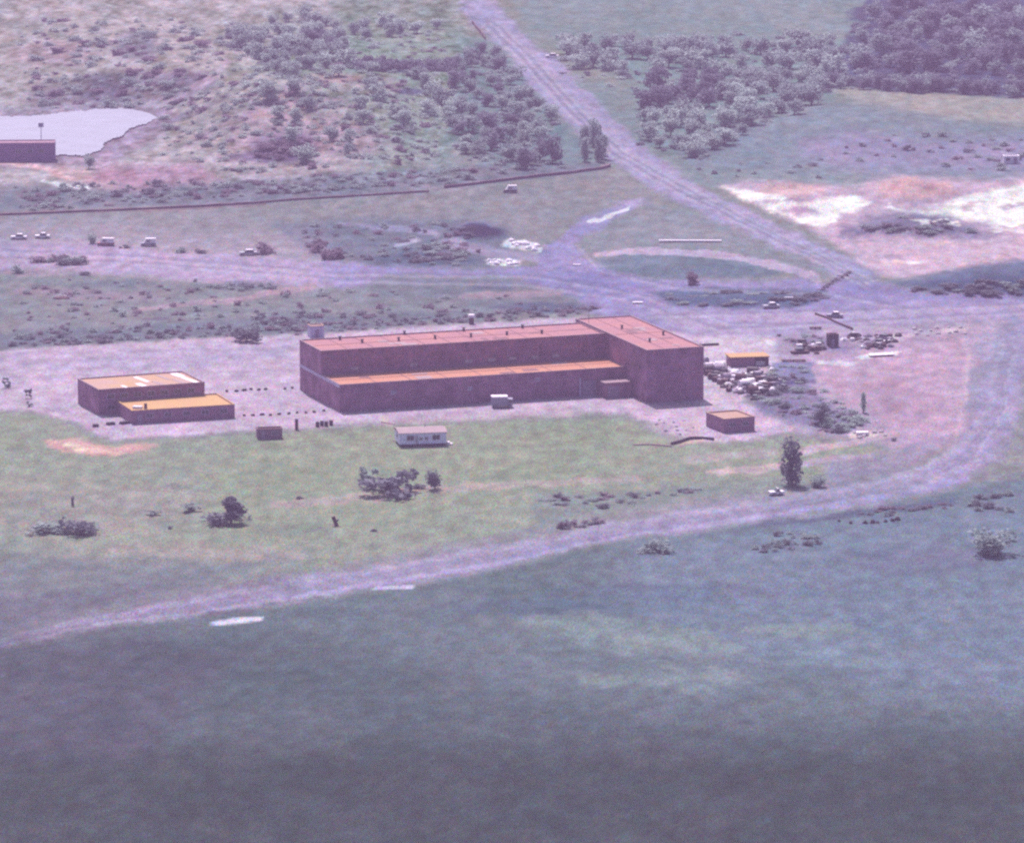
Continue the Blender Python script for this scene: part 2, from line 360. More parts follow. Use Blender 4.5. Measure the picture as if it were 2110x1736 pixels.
blob((130,124,160), 1900, 1150, 160, 30, .5, 2); blob((110,116,150), 1100, 1250, 200, 16, .5, 2); blob((116,116,152), 1400, 1220, 260, 16, .4, 2)
strip((116,108,150), [(1560,1080,3),(1700,1066,3),(1830,1050,4),(1960,1032,5)], 5, .6)

strip((226,218,246), [(440,1283,2),(490,1277,4.5),(538,1274,2)], 4, 1, .2); strip((212,200,236), [(775,1211,2),(850,1208,2.5)], 3, .9, .2); strip((118,108,140), [(430,1262,2),(520,1258,3)], 4, .7, .3)

NV = lambda u, v, s, o=0.0: fbm(u / s, v / (s * 0.42), 4, o) - 0.5
def paint(u, v):
    """soil and plant colour at plan position; returns linear albedo"""
    n = u.size
    base = np.tile(lin((158,152,170)), (n, 1))
    w1 = NV(u, v, 46, 1.0); w2 = NV(u, v, 46, 31.0); w3 = NV(u, v, 13, 61.0); w4 = NV(u, v, 13, 91.0)
    wu = 34 * w1 + 16 * w3; wv = 15 * w2 + 8 * w4
    for kind, col, g, soft, op, warp in LAY:
        if kind == 'b':
            cu, cv, ru, rv = g; lo = (cu - ru * 2.2, cv - rv * 2.2 - 12); hi = (cu + ru * 2.2, cv + rv * 2.2 + 12)
        else:
            a = np.array([p[:2] for p in g], float); lo = a.min(0) - 45 - soft * 2; hi = a.max(0) + 45 + soft * 2
        k = np.nonzero((u > lo[0]) & (u < hi[0]) & (v > lo[1]) & (v < hi[1]))[0]
        if k.size == 0: continue
        uu = u[k] + wu[k] * warp * 0.7; vv = v[k] + wv[k] * warp * 0.7
        if kind == 'p':
            d = sdf(g, uu, vv) / soft
            m = np.clip(0.5 - d * 0.5, 0, 1)
        elif kind == 'l':
            gg = [p if len(p) > 2 else (p[0], p[1], 2.0) for p in g]
            d = line_d(gg, uu, vv)
            m = np.clip(1 - d / soft, 0, 1)
        else:
            q = np.sqrt(((uu - cu) / ru) ** 2 + ((vv - cv) / rv) ** 2)
            m = np.clip((1.35 - q) / 0.7, 0, 1)
        m = m * m * (3 - 2 * m) * op
        base[k] = base[k] * (1 - m[:, None]) + lin(col) * m[:, None]
    # natural mottling: dry and green tufts
    t = NV(u, v, 24, 5.0); t2 = NV(u, v, 8, 15.0); t3 = NV(u, v, 120, 25.0); t4 = NV(u, v, 18, 45.0)
    rough = np.clip((430 - v) / 60, 0, 1) * np.clip((1010 - u) / 60, 0, 1)      # rougher on the hill
    lum = 1 + (0.26 + 0.55 * rough) * t + (0.20 + 0.5 * rough) * t2 + 0.16 * t3
    base = base * lum[:, None]
    base[:, 0] *= 1 + 0.20 * t4 + 0.10 * t3; base[:, 1] *= 1 - 0.05 * t4; base[:, 2] *= 1 - 0.14 * t4
    return np.clip((base - AIRV(v)) / GAINV(v), 0.012, 0.8)

# ------------------------------------------------------------------ materials
def mat(name, col, rough=0.85, metal=0.0, var=0.25, scale=1.5, bump_=0.0, spec=0.2, col2=None, grain=0.9):
    m = bpy.data.materials.new(name); m.use_nodes = True
    t = m.node_tree; b = t.nodes['Principled BSDF']
    b.inputs['Roughness'].default_value = rough; b.inputs['Metallic'].default_value = metal
    b.inputs['Specular IOR Level'].default_value = spec
    tc = t.nodes.new('ShaderNodeTexCoord')
    nz = t.nodes.new('ShaderNodeTexNoise'); nz.inputs['Scale'].default_value = scale; nz.inputs['Detail'].default_value = 5
    nz.inputs['Roughness'].default_value = 0.65
    t.links.new(tc.outputs['Object'], nz.inputs['Vector'])
    cr = t.nodes.new('ShaderNodeValToRGB')
    c = np.array(col, float); c2 = np.array(col2, float) if col2 is not None else c * (1 + var)
    c1 = c * (1 - var) if col2 is None else c
    cr.color_ramp.elements[0].position = 0.34; cr.color_ramp.elements[1].position = 0.66
    cr.color_ramp.elements[0].color = (*np.clip(c1, 0, 1), 1); cr.color_ramp.elements[1].color = (*np.clip(c2, 0, 1), 1)
    t.links.new(nz.outputs['Fac'], cr.inputs['Fac'])
    g1 = t.nodes.new('ShaderNodeTexNoise'); g1.inputs['Scale'].default_value = 2.6; g1.inputs['Detail'].default_value = 2
    t.links.new(tc.outputs['Object'], g1.inputs['Vector'])
    g2 = t.nodes.new('ShaderNodeVectorMath'); g2.operation = 'MULTIPLY_ADD'; g2.inputs[1].default_value = (grain,) * 3; g2.inputs[2].default_value = (1 - grain / 2,) * 3
    t.links.new(g1.outputs['Color'], g2.inputs[0])
    g3 = t.nodes.new('ShaderNodeVectorMath'); g3.operation = 'MULTIPLY'
    t.links.new(cr.outputs['Color'], g3.inputs[0]); t.links.new(g2.outputs[0], g3.inputs[1])
    g4 = t.nodes.new('ShaderNodeVectorMath'); g4.operation = 'MAXIMUM'; g4.inputs[1].default_value = (.005,) * 3
    t.links.new(g3.outputs[0], g4.inputs[0]); t.links.new(g4.outputs[0], b.inputs['Base Color'])
    if bump_:
        bp = t.nodes.new('ShaderNodeBump'); bp.inputs['Strength'].default_value = bump_; bp.inputs['Distance'].default_value = 0.05
        t.links.new(nz.outputs['Fac'], bp.inputs['Height']); t.links.new(bp.outputs['Normal'], b.inputs['Normal'])
    return m

def ground_mat():
    m = bpy.data.materials.new('turf_and_soil'); m.use_nodes = True
    t = m.node_tree; b = t.nodes['Principled BSDF']
    b.inputs['Roughness'].default_value = 0.95; b.inputs['Specular IOR Level'].default_value = 0.05
    at = t.nodes.new('ShaderNodeAttribute'); at.attribute_name = 'soil'
    tc = t.nodes.new('ShaderNodeTexCoord')
    mp = t.nodes.new('ShaderNodeMapping'); mp.inputs['Scale'].default_value = (1.0, 0.42, 1.0)
    t.links.new(tc.outputs['Object'], mp.inputs['Vector'])
    n1 = t.nodes.new('ShaderNodeTexNoise'); n1.inputs['Scale'].default_value = 3.4; n1.inputs['Detail'].default_value = 2; n1.inputs['Roughness'].default_value = 0.8
    n2 = t.nodes.new('ShaderNodeTexNoise'); n2.inputs['Scale'].default_value = 0.28; n2.inputs['Detail'].default_value = 4
    for n in (n1, n2): t.links.new(mp.outputs[0], n.inputs['Vector'])
    # coloured speckle of stalks, flowers and soil
    s1 = t.nodes.new('ShaderNodeVectorMath'); s1.operation = 'SUBTRACT'; s1.inputs[1].default_value = (.5, .5, .5)
    t.links.new(n1.outputs['Color'], s1.inputs[0])
    s2 = t.nodes.new('ShaderNodeVectorMath'); s2.operation = 'MULTIPLY_ADD'
    s2.inputs[1].default_value = (4.6, 4.0, 4.6); s2.inputs[2].default_value = (1, 1, 1)
    t.links.new(s1.outputs[0], s2.inputs[0])
    r2 = t.nodes.new('ShaderNodeMapRange'); r2.inputs[1].default_value = 0.3; r2.inputs[2].default_value = 0.7; r2.inputs[3].default_value = 0.78; r2.inputs[4].default_value = 1.22
    t.links.new(n2.outputs['Fac'], r2.inputs[0])
    s3 = t.nodes.new('ShaderNodeVectorMath'); s3.operation = 'SCALE'
    t.links.new(s2.outputs[0], s3.inputs[0]); t.links.new(r2.outputs[0], s3.inputs['Scale'])
    s4 = t.nodes.new('ShaderNodeVectorMath'); s4.operation = 'MULTIPLY'
    t.links.new(at.outputs['Color'], s4.inputs[0]); t.links.new(s3.outputs[0], s4.inputs[1])
    s5 = t.nodes.new('ShaderNodeVectorMath'); s5.operation = 'MAXIMUM'; s5.inputs[1].default_value = (.01, .01, .01)
    t.links.new(s4.outputs[0], s5.inputs[0])
    t.links.new(s5.outputs[0], b.inputs['Base Color'])
    return m
M_GROUND = ground_mat()

def add_soil(me, u, v):
    col = paint(u, v)
    a = me.color_attributes.new('soil', 'FLOAT_COLOR', 'POINT')
    a.data.foreach_set('color', np.concatenate([col, np.ones((len(col), 1))], 1).astype(np.float32).ravel())
def grid_mesh(name, X, Y, Z, faces):
    me = bpy.data.meshes.new(name)
    n = X.size
    me.vertices.add(n); me.vertices.foreach_set('co', np.stack([X, Y, Z], 1).astype(np.float32).ravel())
    nf = len(faces)
    me.loops.add(nf * 4); me.loops.foreach_set('vertex_index', faces.astype(np.int32).ravel())
    me.polygons.add(nf); me.polygons.foreach_set('loop_start', np.arange(0, nf * 4, 4, dtype=np.int32))
    me.polygons.foreach_set('loop_total', np.full(nf, 4, dtype=np.int32))
    me.polygons.foreach_set('use_smooth', np.ones(nf, dtype=bool))
    me.update(calc_edges=True)
    return me
def link(name, me, m=None, parent=None):
    o = bpy.data.objects.new(name, me); C.objects.link(o)
    if m is not None and len(me.materials) == 0: me.materials.append(m)
    if parent: o.parent = parent
    return o

# ------------------------------------------------------------------ ground sheet
def axis(dense, far_lo, far_hi):
    out = [float(a) for a in dense]; st = dense[1] - dense[0]
    lo = []; x = out[0]; s = st
    while x > far_lo: s *= 1.25; x -= s; lo.append(x)
    hi = []; x = out[-1]; s = st
    while x < far_hi: s *= 1.25; x += s; hi.append(x)
    return np.array(lo[::-1] + out + hi)
gx = axis(np.arange(-250, 250, 0.85), -2600, 2600)
gy = axis(np.arange(730, 2120, 1.7), -100, 5000)
XX, YY = np.meshgrid(gx, gy)
sh = XX.shape
X = XX.ravel(); Y = YY.ravel(); Z = height(X, Y)
ii = np.arange(X.size).reshape(sh)
faces = np.stack([ii[:-1, :-1].ravel(), ii[:-1, 1:].ravel(), ii[1:, 1:].ravel(), ii[1:, :-1].ravel()], 1)
me = grid_mesh('ground', X, Y, Z, faces)
uu, vv = proj(X, Y, Z)
add_soil(me, np.clip(uu, -350, 2350), np.clip(vv, -180, 2100))
g = link('ground', me, M_GROUND); g['kind'] = 'structure'

def patch(name, pts, lift=0.05, step=2.4, material=None, level=None, holes=()):
    a = np.array(pts, float); lo = a.min(0) - 6; hi = a.max(0) + 6
    us = np.arange(lo[0], hi[0], step); vs = np.arange(lo[1], hi[1], step * 0.7)
    U, V = np.meshgrid(us, vs)
    cu = (U[:-1, :-1] + step / 2).ravel(); cv = (V[:-1, :-1] + step * .35).ravel()
    w1 = NV(cu, cv, 46, 1.0); w2 = NV(cu, cv, 46, 31.0); w3 = NV(cu, cv, 13, 61.0); w4 = NV(cu, cv, 13, 91.0)
    uw = cu + (34 * w1 + 16 * w3) * .5; vw = cv + (15 * w2 + 8 * w4) * .5
    inside = sdf(pts, uw, vw) < 0
    for h_ in holes: inside &= ~(sdf(h_, uw, vw) < 0)
    idx = np.arange(U.size).reshape(U.shape)
    f = np.stack([idx[1:, :-1].ravel(), idx[1:, 1:].ravel(), idx[:-1, 1:].ravel(), idx[:-1, :-1].ravel()], 1)[inside]
    used, inv = np.unique(f.ravel(), return_inverse=True)
    f = inv.reshape(-1, 4)
    u = U.ravel()[used]; v = V.ravel()[used]
    if level is None:
        x, y, z = G(u, v); z = z + lift
    else:
        z = np.full(u.shape, level); x, y = G0(u, v, level)
    me = grid_mesh(name, x, y, z, f)
    if material is None: add_soil(me, u, v)
    o = link(name, me, material or M_GROUND); o['kind'] = 'structure'
    return o
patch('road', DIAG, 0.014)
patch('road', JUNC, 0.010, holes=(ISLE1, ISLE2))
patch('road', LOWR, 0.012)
patch('yard', YARD, 0.012)
M_WATER = mat('pond_water', alb(168, 162, 204), rough=0.6, var=0.12, scale=0.12, spec=0.4)
patch('water', POND, 0.0, material=M_WATER, level=-0.45)
# ------------------------------------------------------------------ haze
hv = [(-3600, -400, -12), (3600, -400, -12), (3600, 6800, -12), (-3600, 6800, -12), (-3600, -400, 235), (3600, -400, 235), (3600, 6800, 235), (-3600, 6800, 235)]
hme = bpy.data.meshes.new('haze'); hme.from_pydata(hv, [], [(3, 2, 1, 0), (4, 5, 6, 7), (0, 1, 5, 4), (1, 2, 6, 5), (2, 3, 7, 6), (3, 0, 4, 7)])
hm = bpy.data.materials.new('haze'); hm.use_nodes = True
hm.node_tree.nodes.clear()
ho_ = hm.node_tree.nodes.new('ShaderNodeOutputMaterial'); pv = hm.node_tree.nodes.new('ShaderNodeVolumePrincipled')
pv.inputs['Color'].default_value = (0.86, 0.60, 1.0, 1); pv.inputs["Density"].default_value = 0.00012
hm.node_tree.links.new(pv.outputs[0], ho_.inputs['Volume'])
ho = link('haze', hme, hm); ho['kind'] = 'stuff'
#OBJECTS
# ------------------------------------------------------------------ mesh helper
class MB:
    def __init__(s): s.v = []; s.f = []
    def add(s, vs, fs):
        n = len(s.v); s.v += [tuple(p) for p in vs]; s.f += [tuple(i + n for i in f) for f in fs]
    def box(s, x0, x1, y0, y1, z0, z1, rz=0.0, c=None, taper=0.0):
        t = taper
        vs = [(x0, y0, z0), (x1, y0, z0), (x1, y1, z0), (x0, y1, z0), (x0 + t, y0 + t, z1), (x1 - t, y0 + t, z1), (x1 - t, y1 - t, z1), (x0 + t, y1 - t, z1)]
        if rz:
            cx, cy = c or ((x0 + x1) / 2, (y0 + y1) / 2); a, b = math.cos(rz), math.sin(rz)
            vs = [(cx + (x - cx) * a - (y - cy) * b, cy + (x - cx) * b + (y - cy) * a, z) for x, y, z in vs]
        s.add(vs, [(3, 2, 1, 0), (4, 5, 6, 7), (0, 1, 5, 4), (1, 2, 6, 5), (2, 3, 7, 6), (3, 0, 4, 7)]); return s
    def prism(s, prof, x0, x1):                       # profile in (y, z), extruded along x
        n = len(prof)
        s.add([(x0, y, z) for y, z in prof] + [(x1, y, z) for y, z in prof],
              [tuple(range(n))[::-1], tuple(range(n, 2 * n))] + [(i, (i + 1) % n, n + (i + 1) % n, n + i) for i in range(n)]); return s
    def cyl(s, cx, cy, z0, r, h, n=10, r2=None, axis='z'):
        r2 = r if r2 is None else r2; vs = []
        for z, q in ((0, r), (h, r2)):
            for i in range(n):
                a = 2 * math.pi * i / n; p, k = q * math.cos(a), q * math.sin(a)
                vs.append((cx + p, cy + k, z0 + z) if axis == 'z' else (cx + p, cy + z, z0 + k) if axis == 'y' else (cx + z, cy + p, z0 + k))
        s.add(vs, [tuple(range(n))[::-1], tuple(range(n, 2 * n))] + [(i, (i + 1) % n, n + (i + 1) % n, n + i) for i in range(n)]); return s
    def bar(s, a, b, r, n=6):
        a = Vector(a); b = Vector(b); d = (b - a).normalized(); p = d.orthogonal().normalized(); q = d.cross(p)
        vs = [c + (p * math.cos(2 * math.pi * i / n) + q * math.sin(2 * math.pi * i / n)) * r for c in (a, b) for i in range(n)]
        s.add(vs, [tuple(range(n))[::-1], tuple(range(n, 2 * n))] + [(i, (i + 1) % n, n + (i + 1) % n, n + i) for i in range(n)]); return s
    def rock(s, cx, cy, cz, rx, ry, rz, rnd, n=9, m=5):
        base = len(s.v); vs = []; ph = rnd.random() * 9
        for j in range(m + 1):
            th = math.pi * 0.55 * j / m
            for i in range(n):
                a = 2 * math.pi * i / n; k = 0.78 + 0.4 * rnd.random()
                vs.append((cx + rx * k * math.sin(th) * math.cos(a + ph), cy + ry * k * math.sin(th) * math.sin(a + ph), cz + rz * (0.85 + .25 * rnd.random()) * math.cos(th)))
        fs = [(j * n + i, (j + 1) * n + i, (j + 1) * n + (i + 1) % n, j * n + (i + 1) % n) for j in range(m) for i in range(n)]
        s.add(vs, fs); return s
    def build(s, name, m, parent=None, smooth=False):
        me = bpy.data.meshes.new(name); me.from_pydata(s.v, [], s.f); me.materials.append(m)
        if smooth: me.polygons.foreach_set('use_smooth', [True] * len(me.polygons))
        me.update()
        o = bpy.data.objects.new(name, me); C.objects.link(o)
        if parent: o.parent = parent
        return o
def tag(o, label=None, cat=None, group=None, kind=None):
    if label: o['label'] = label
    if cat: o['category'] = cat
    if group: o['group'] = group
    if kind: o['kind'] = kind
    return o
def empty(name, u, v, rot=0.0, label=None, cat=None, group=None, dz=0.0):
    x, y, z = P(u, v)
    o = bpy.data.objects.new(name, None); o.empty_display_size = 1.0; C.objects.link(o)
    o.location = (x, y, z + dz); o.rotation_euler = (0, 0, rot)
    return tag(o, label, cat, group)
def copy_tree(o, parent=None):
    c = o.copy(); C.objects.link(c); c.parent = parent
    for ch in list(o.children): copy_tree(ch, c)
    return c
def put(o, u, v, rot=0.0, sc=1.0, dz=0.0):
    x, y, z = P(u, v); o.location = (x, y, z + dz); o.rotation_euler = (0, 0, rot)
    o.scale = (sc, sc, sc) if not isinstance(sc, tuple) else sc
    return o

# ------------------------------------------------------------------ materials of things
M_WALL = mat('brown_cladding', (0.240, 0.118, 0.190), var=0.42, scale=0.30, bump_=.2, grain=2.2)
M_RIB = mat('brown_ribs', (0.28, 0.165, 0.25), var=0.2, scale=0.5, grain=1.2)
M_WALL2 = mat('brown_brick', (0.250, 0.128, 0.195), var=0.28, scale=0.9, grain=1.6)
M_BAND = mat('grey_band', (0.42,0.38,0.52), var=0.2, scale=0.6)
M_COPE = mat('pale_coping', alb(208, 172, 200), var=0.12, scale=1.0)
M_ROOFP = mat('pink_gravel_roof', alb(206, 150, 182), col2=alb(228, 162, 176), scale=0.22, grain=0.8)
M_ROOFO = mat('orange_roof', alb(240, 164, 160), col2=alb(238, 174, 172), scale=0.3, grain=0.8)
M_ROOFY = mat('yellow_ochre_roof', alb(244, 192, 160), col2=alb(240, 186, 168), scale=0.25, grain=0.8)
M_ROOFM = mat('patched_roof', alb(236, 186, 168), col2=alb(228, 184, 196), scale=0.16, grain=0.8)
M_ROOFS = mat('salmon_roof', alb(226, 176, 174), col2=alb(220, 180, 190), scale=0.3, grain=0.8)
M_ROOFPALE = mat('pale_pink_roof', alb(216, 184, 208), var=0.06, scale=0.5)
M_WHITE = mat('white_paint', (0.66, 0.60, 0.66), var=0.06, scale=1.0, rough=.5)
M_PALE = mat('pale_blue_paint', (0.62, 0.60, 0.80), var=0.1, scale=1.0, rough=.6)
M_DARK = mat('dark_metal', (0.035, 0.028, 0.04), var=0.3, scale=3.0, rough=.6)
M_GLASS = mat('window_glass', (0.03, 0.03, 0.045), var=0.1, scale=1.0, rough=.15, spec=.5)
M_GREY = mat('grey_paint', (0.24, 0.23, 0.30), var=0.15, scale=2.0, rough=.5)
M_SILVER = mat('silver_paint', (0.34, 0.32, 0.38), var=0.08, scale=2.0, rough=.35, spec=.5)
M_RED = mat('faded_red', (0.30, 0.12, 0.14), var=0.25, scale=3.0)
M_RUST = mat('rusty_brown', (0.09, 0.05, 0.06), var=0.4, scale=2.0)
M_CONC = mat('concrete', (0.26, 0.22, 0.28), var=0.2, scale=2.0)
M_DOOR = mat('door_paint', (0.25,0.19,0.27), var=0.15, scale=2.0)
M_BARK = mat('bark', (0.07, 0.055, 0.06), var=0.3, scale=4.0)
M_RUBBER = mat('rubber', (0.02, 0.02, 0.022), var=0.2, scale=4.0)
M_BOULDER = mat('pale_stone', (0.42, 0.36, 0.40), var=0.2, scale=2.0)
M_STONED = mat('dark_stone', (0.05, 0.04, 0.055), var=0.3, scale=2.0)

def leaf_mat(name, col, var=0.35):
    m = bpy.data.materials.new(name); m.use_nodes = True
    t = m.node_tree; b = t.nodes['Principled BSDF']; b.inputs['Roughness'].default_value = .8; b.inputs['Specular IOR Level'].default_value = .1
    oi = t.nodes.new('ShaderNodeObjectInfo'); ge = t.nodes.new('ShaderNodeNewGeometry')
    a = t.nodes.new('ShaderNodeMath'); a.operation = 'MULTIPLY_ADD'; a.inputs[1].default_value = var; a.inputs[2].default_value = 1 - var / 2
    tr_ = t.nodes.new('ShaderNodeBsdfTranslucent'); mx = t.nodes.new('ShaderNodeMixShader'); mx.inputs[0].default_value = 0.42
    t.links.new(b.outputs[0], mx.inputs[1]); t.links.new(tr_.outputs[0], mx.inputs[2]); t.links.new(mx.outputs[0], t.nodes['Material Output'].inputs['Surface'])
    t.links.new(oi.outputs['Random'], a.inputs[0])
    c = t.nodes.new('ShaderNodeMath'); c.operation = 'MULTIPLY_ADD'; c.inputs[1].default_value = 0.4; c.inputs[2].default_value = 0.8
    t.links.new(ge.outputs['Random Per Island'], c.inputs[0])
    d = t.nodes.new('ShaderNodeMath'); d.operation = 'MULTIPLY'
    t.links.new(a.outputs[0], d.inputs[0]); t.links.new(c.outputs[0], d.inputs[1])
    s = t.nodes.new('ShaderNodeVectorMath'); s.operation = 'SCALE'; s.inputs[0].default_value = tuple(col)
    t.links.new(d.outputs[0], s.inputs['Scale']); t.links.new(s.outputs[0], b.inputs['Base Color']); t.links.new(s.outputs[0], tr_.inputs['Color'])
    return m
L_DARK = leaf_mat('dark_foliage', (0.160, 0.168, 0.200))
L_MID = leaf_mat('foliage', (0.260, 0.315, 0.310))
L_PALE = leaf_mat('pale_foliage', (0.330, 0.395, 0.375))
L_BROWN = leaf_mat('brown_scrub', (0.20, 0.155, 0.20))
LM = {'d': L_DARK, 'm': L_MID, 'p': L_PALE, 'b': L_BROWN}

# ------------------------------------------------------------------ vegetation
def crown_mesh(name, seed, style, m):
    """unit crown: base at z=0, height 1, width about 1, made of leaf sprays in uneven lobes"""
    r = np.random.RandomState(seed)
    lobes = []
    if style == 'round':
        for k in range(9):
            a = r.rand() * 6.28; q = .30 * math.sqrt(r.rand()); lobes.append((q * math.cos(a), q * math.sin(a), .14 + .62 * r.rand(), .19 + .14 * r.rand()))
    elif style == 'tall':
        for k in range(10):
            z = .12 + .78 * k / 9; a = r.rand() * 6.28; q = .14 * r.rand(); lobes.append((q * math.cos(a), q * math.sin(a), z, (.24 + .12 * r.rand()) * (1.05 - .6 * abs(z - .42))))
    elif style == 'bush':
        for k in range(10):
            a = r.rand() * 6.28; q = .36 * math.sqrt(r.rand()); lobes.append((q * math.cos(a), q * math.sin(a), .12 + .55 * r.rand() * (1 - q), .16 + .14 * r.rand()))
    elif style == 'cone':
        for k in range(12):
            z = .05 + .85 * (k / 11) ** .9; a = r.rand() * 6.28; q = .34 * (1 - z); lobes.append((q * math.cos(a), q * math.sin(a), z, .09 + .24 * (1 - z)))
    elif style == 'spiky':
        for k in range(11):
            a = r.rand() * 6.28; q = .40 * math.sqrt(r.rand()); lobes.append((q * math.cos(a), q * math.sin(a), .15 + .7 * r.rand(), .09 + .1 * r.rand()))
    n = {'bush': 520, 'cone': 1000}.get(style, 620)
    V = []; Fc = []
    for i in range(n):
        lx, ly, lz, lr = lobes[r.randint(len(lobes))]
        d = r.randn(3); d /= np.linalg.norm(d); rad = lr * (r.rand() ** .45)
        c = np.array([lx, ly, lz]) + d * rad * np.array([1, 1, .85])
        if c[2] < 0: c[2] = -c[2] * .3
        s_ = .034 + .044 * r.rand()
        nrm = d + .9 * r.randn(3); nrm /= np.linalg.norm(nrm)
        p = np.cross(nrm, [0.3, 0.2, 1.0]); p /= np.linalg.norm(p) + 1e-9; q = np.cross(nrm, p)
        b = len(V)
        V += [tuple(c + p * s_), tuple(c + q * s_ * .7), tuple(c - p * s_), tuple(c - q * s_ * .7)]
        Fc.append((b, b + 1, b + 2, b + 3))
    me = bpy.data.meshes.new(name); me.from_pydata(V, [], Fc); me.materials.append(m); me.update()
    return me
_cr = {}
def crown(style, k, c):
    key = (style, k % 4, c)
    if key not in _cr: _cr[key] = crown_mesh('crown', 100 + 7 * (k % 4) + len(_cr), style, LM[c])
    return _cr[key]
_tk = []
for s_ in range(3):
    rr = random.Random(40 + s_); mb = MB()
    mb.cyl(0, 0, -0.06, .035, .50, 7, .018)
    for q in range(5):
        a = rr.random() * 6.28; mb.bar((0, 0, .22 + .05 * q), (.2 * math.cos(a), .2 * math.sin(a), .5 + .07 * q), .009, 5)
    o = mb.build('trunk', M_BARK); _tk.append(o.data); bpy.data.objects.remove(o)
def tree(u, v, wpx, hpx, c, label, group=None, style='round', seed=0, cat='tree'):
    k = pxm(v); x, y, z = P(u, v)
    rnd = random.Random(seed * 31 + int(u * 7 + v * 13))
    t = bpy.data.objects.new('tree', None); C.objects.link(t); t.location = (x, y, z)
    t.rotation_euler = (0, 0, rnd.random() * 6.28); W = wpx / k; H = hpx / k
    t.scale = (W, W, H); tag(t, label, cat, group)
    a = bpy.data.objects.new('trunk', rnd.choice(_tk)); C.objects.link(a); a.parent = t
    b = bpy.data.objects.new('crown', crown(style, rnd.randrange(4), c)); C.objects.link(b); b.parent = t
    b.location = (0, 0, .04)
    return t
BUSHES = []
def bush(u, v, wpx, hpx, c, label, group=None, style='bush', keep=False):
    BUSHES.append((1e9 if (group is None or keep) else 0 if group == 'undergrowth' else wpx * hpx, len(BUSHES), u, v, wpx, hpx, c, label, group, style))
def bush_frame(u, v, wpx, hpx):
    k = pxm(v); x, y, z = P(u, v); rnd = random.Random(int(u * 11 + v * 5))
    W = wpx / k * 1.1; H = hpx / k * 1.15
    return rnd, (x, y, z - .06 * H), (W, W, H), rnd.random() * 6.28
def grow_bushes(limit=285):
    """the largest bushes are things of their own, the small remainder is one mass of scrub"""
    BUSHES.sort(key=lambda q: (-q[0], q[1]))
    for _, _, u, v, wpx, hpx, c, label, group, style in BUSHES[:limit]:
        rnd, loc, sc, rz = bush_frame(u, v, wpx, hpx)
        b = bpy.data.objects.new('bush', crown(style, rnd.randrange(4), c)); C.objects.link(b)
        b.location = loc; b.scale = sc; b.rotation_euler = (0, 0, rz); tag(b, label, 'bush', group)
    VV = []; MI = []; keys = 'dmpb'
    for _, _, u, v, wpx, hpx, c, label, group, style in BUSHES[limit:]:
        rnd, loc, sc, rz = bush_frame(u, v, wpx, hpx); me = crown(style, rnd.randrange(4), c)
        co = np.empty(len(me.vertices) * 3, np.float32); me.vertices.foreach_get('co', co); co = co.reshape(-1, 4, 3)
        n = min(len(co), 200 if wpx > 14 else 110); co = co[:n]; mid = co.mean(1, keepdims=True); co = mid + (co - mid) * (1.35 if n > 110 else 1.8)
        ca, sa = math.cos(rz), math.sin(rz); X_ = co[..., 0] * sc[0]; Y_ = co[..., 1] * sc[1]
        VV.append(np.stack([X_ * ca - Y_ * sa + loc[0], X_ * sa + Y_ * ca + loc[1], co[..., 2] * sc[2] + loc[2]], -1).reshape(-1, 3)); MI.append(np.full(n, keys.index(c), np.int32))
    if VV:
        V_ = np.concatenate(VV); mi = np.concatenate(MI); me = grid_mesh('scrub', V_[:, 0], V_[:, 1], V_[:, 2], np.arange(len(V_)).reshape(-1, 4))
        for q in keys: me.materials.append(LM[q])
        me.polygons.foreach_set('material_index', mi); me.polygons.foreach_set('use_smooth', np.zeros(len(mi), bool))
        o = bpy.data.objects.new('scrub', me); C.objects.link(o)
        tag(o, 'small scattered bushes and undergrowth all over the rough ground', 'scrub', None, 'stuff')
def inside(poly_, u, v):
    return sdf(poly_, np.array([float(u)]), np.array([float(v)]))[0] < 0
def scatter(poly_, n, dmin, seed):
    r = random.Random(seed); a = np.array(poly_, float); lo = a.min(0); hi = a.max(0); out = []
    for _ in range(n * 60):
        if len(out) >= n: break
        u = r.uniform(lo[0], hi[0]); v = r.uniform(lo[1], hi[1])
        if inside(poly_, u, v) and all((u - p[0]) ** 2 + (2.2 * (v - p[1])) ** 2 > dmin * dmin for p in out): out.append((u, v))
    return out
r = random.Random(5)
def wood(poly_, n, dmin, seed, size, cols, label, group, styles=('round',), aspect=1.0):
    rr = random.Random(seed)
    for u, v in scatter(poly_, n, dmin, seed):
        h = rr.uniform(*size); tree(u, v, h * rr.uniform(1.0, 1.6) * aspect, h, rr.choice(cols), label, group, rr.choice(styles), seed)
def scrub(poly_, n, dmin, seed, size, cols, label, group, asp=(.35, .6), styles=('bush',)):
    rr = random.Random(seed)
    for u, v in scatter(poly_, n, dmin, seed):
        wd = rr.uniform(*size); bush(u, v, wd, wd * rr.uniform(*asp), rr.choice(cols), label, group, rr.choice(styles))
wood([(945,120),(1000,95),(1050,140),(1100,205),(1145,245),(1140,275),(1000,230),(930,180)], 30, 17, 11, (22, 36), 'mmpd', 'rounded green tree in the belt on the left side of the upper diagonal road', 'trees in the belt left of the diagonal road')
wood([(930,190),(1000,235),(1140,280),(1152,335),(1060,345),(960,320),(920,260)], 26, 20, 12, (24, 42), 'mmdp', 'bushy tree in the lower half of the belt left of the diagonal road', 'trees at the lower end of the roadside belt')
for u, v, wd, h in [(1138,336,52,64),(1082,348,48,46),(1112,330,44,50)]:
    tree(u, v, wd, h, 'd', {1138: 'tallest dark tree at the foot of the roadside tree belt', 1082: 'broad dark tree left of the tallest one above the long low wall', 1112: 'dark tree squeezed between two others at the foot of the belt'}[u], None, 'round', 3)
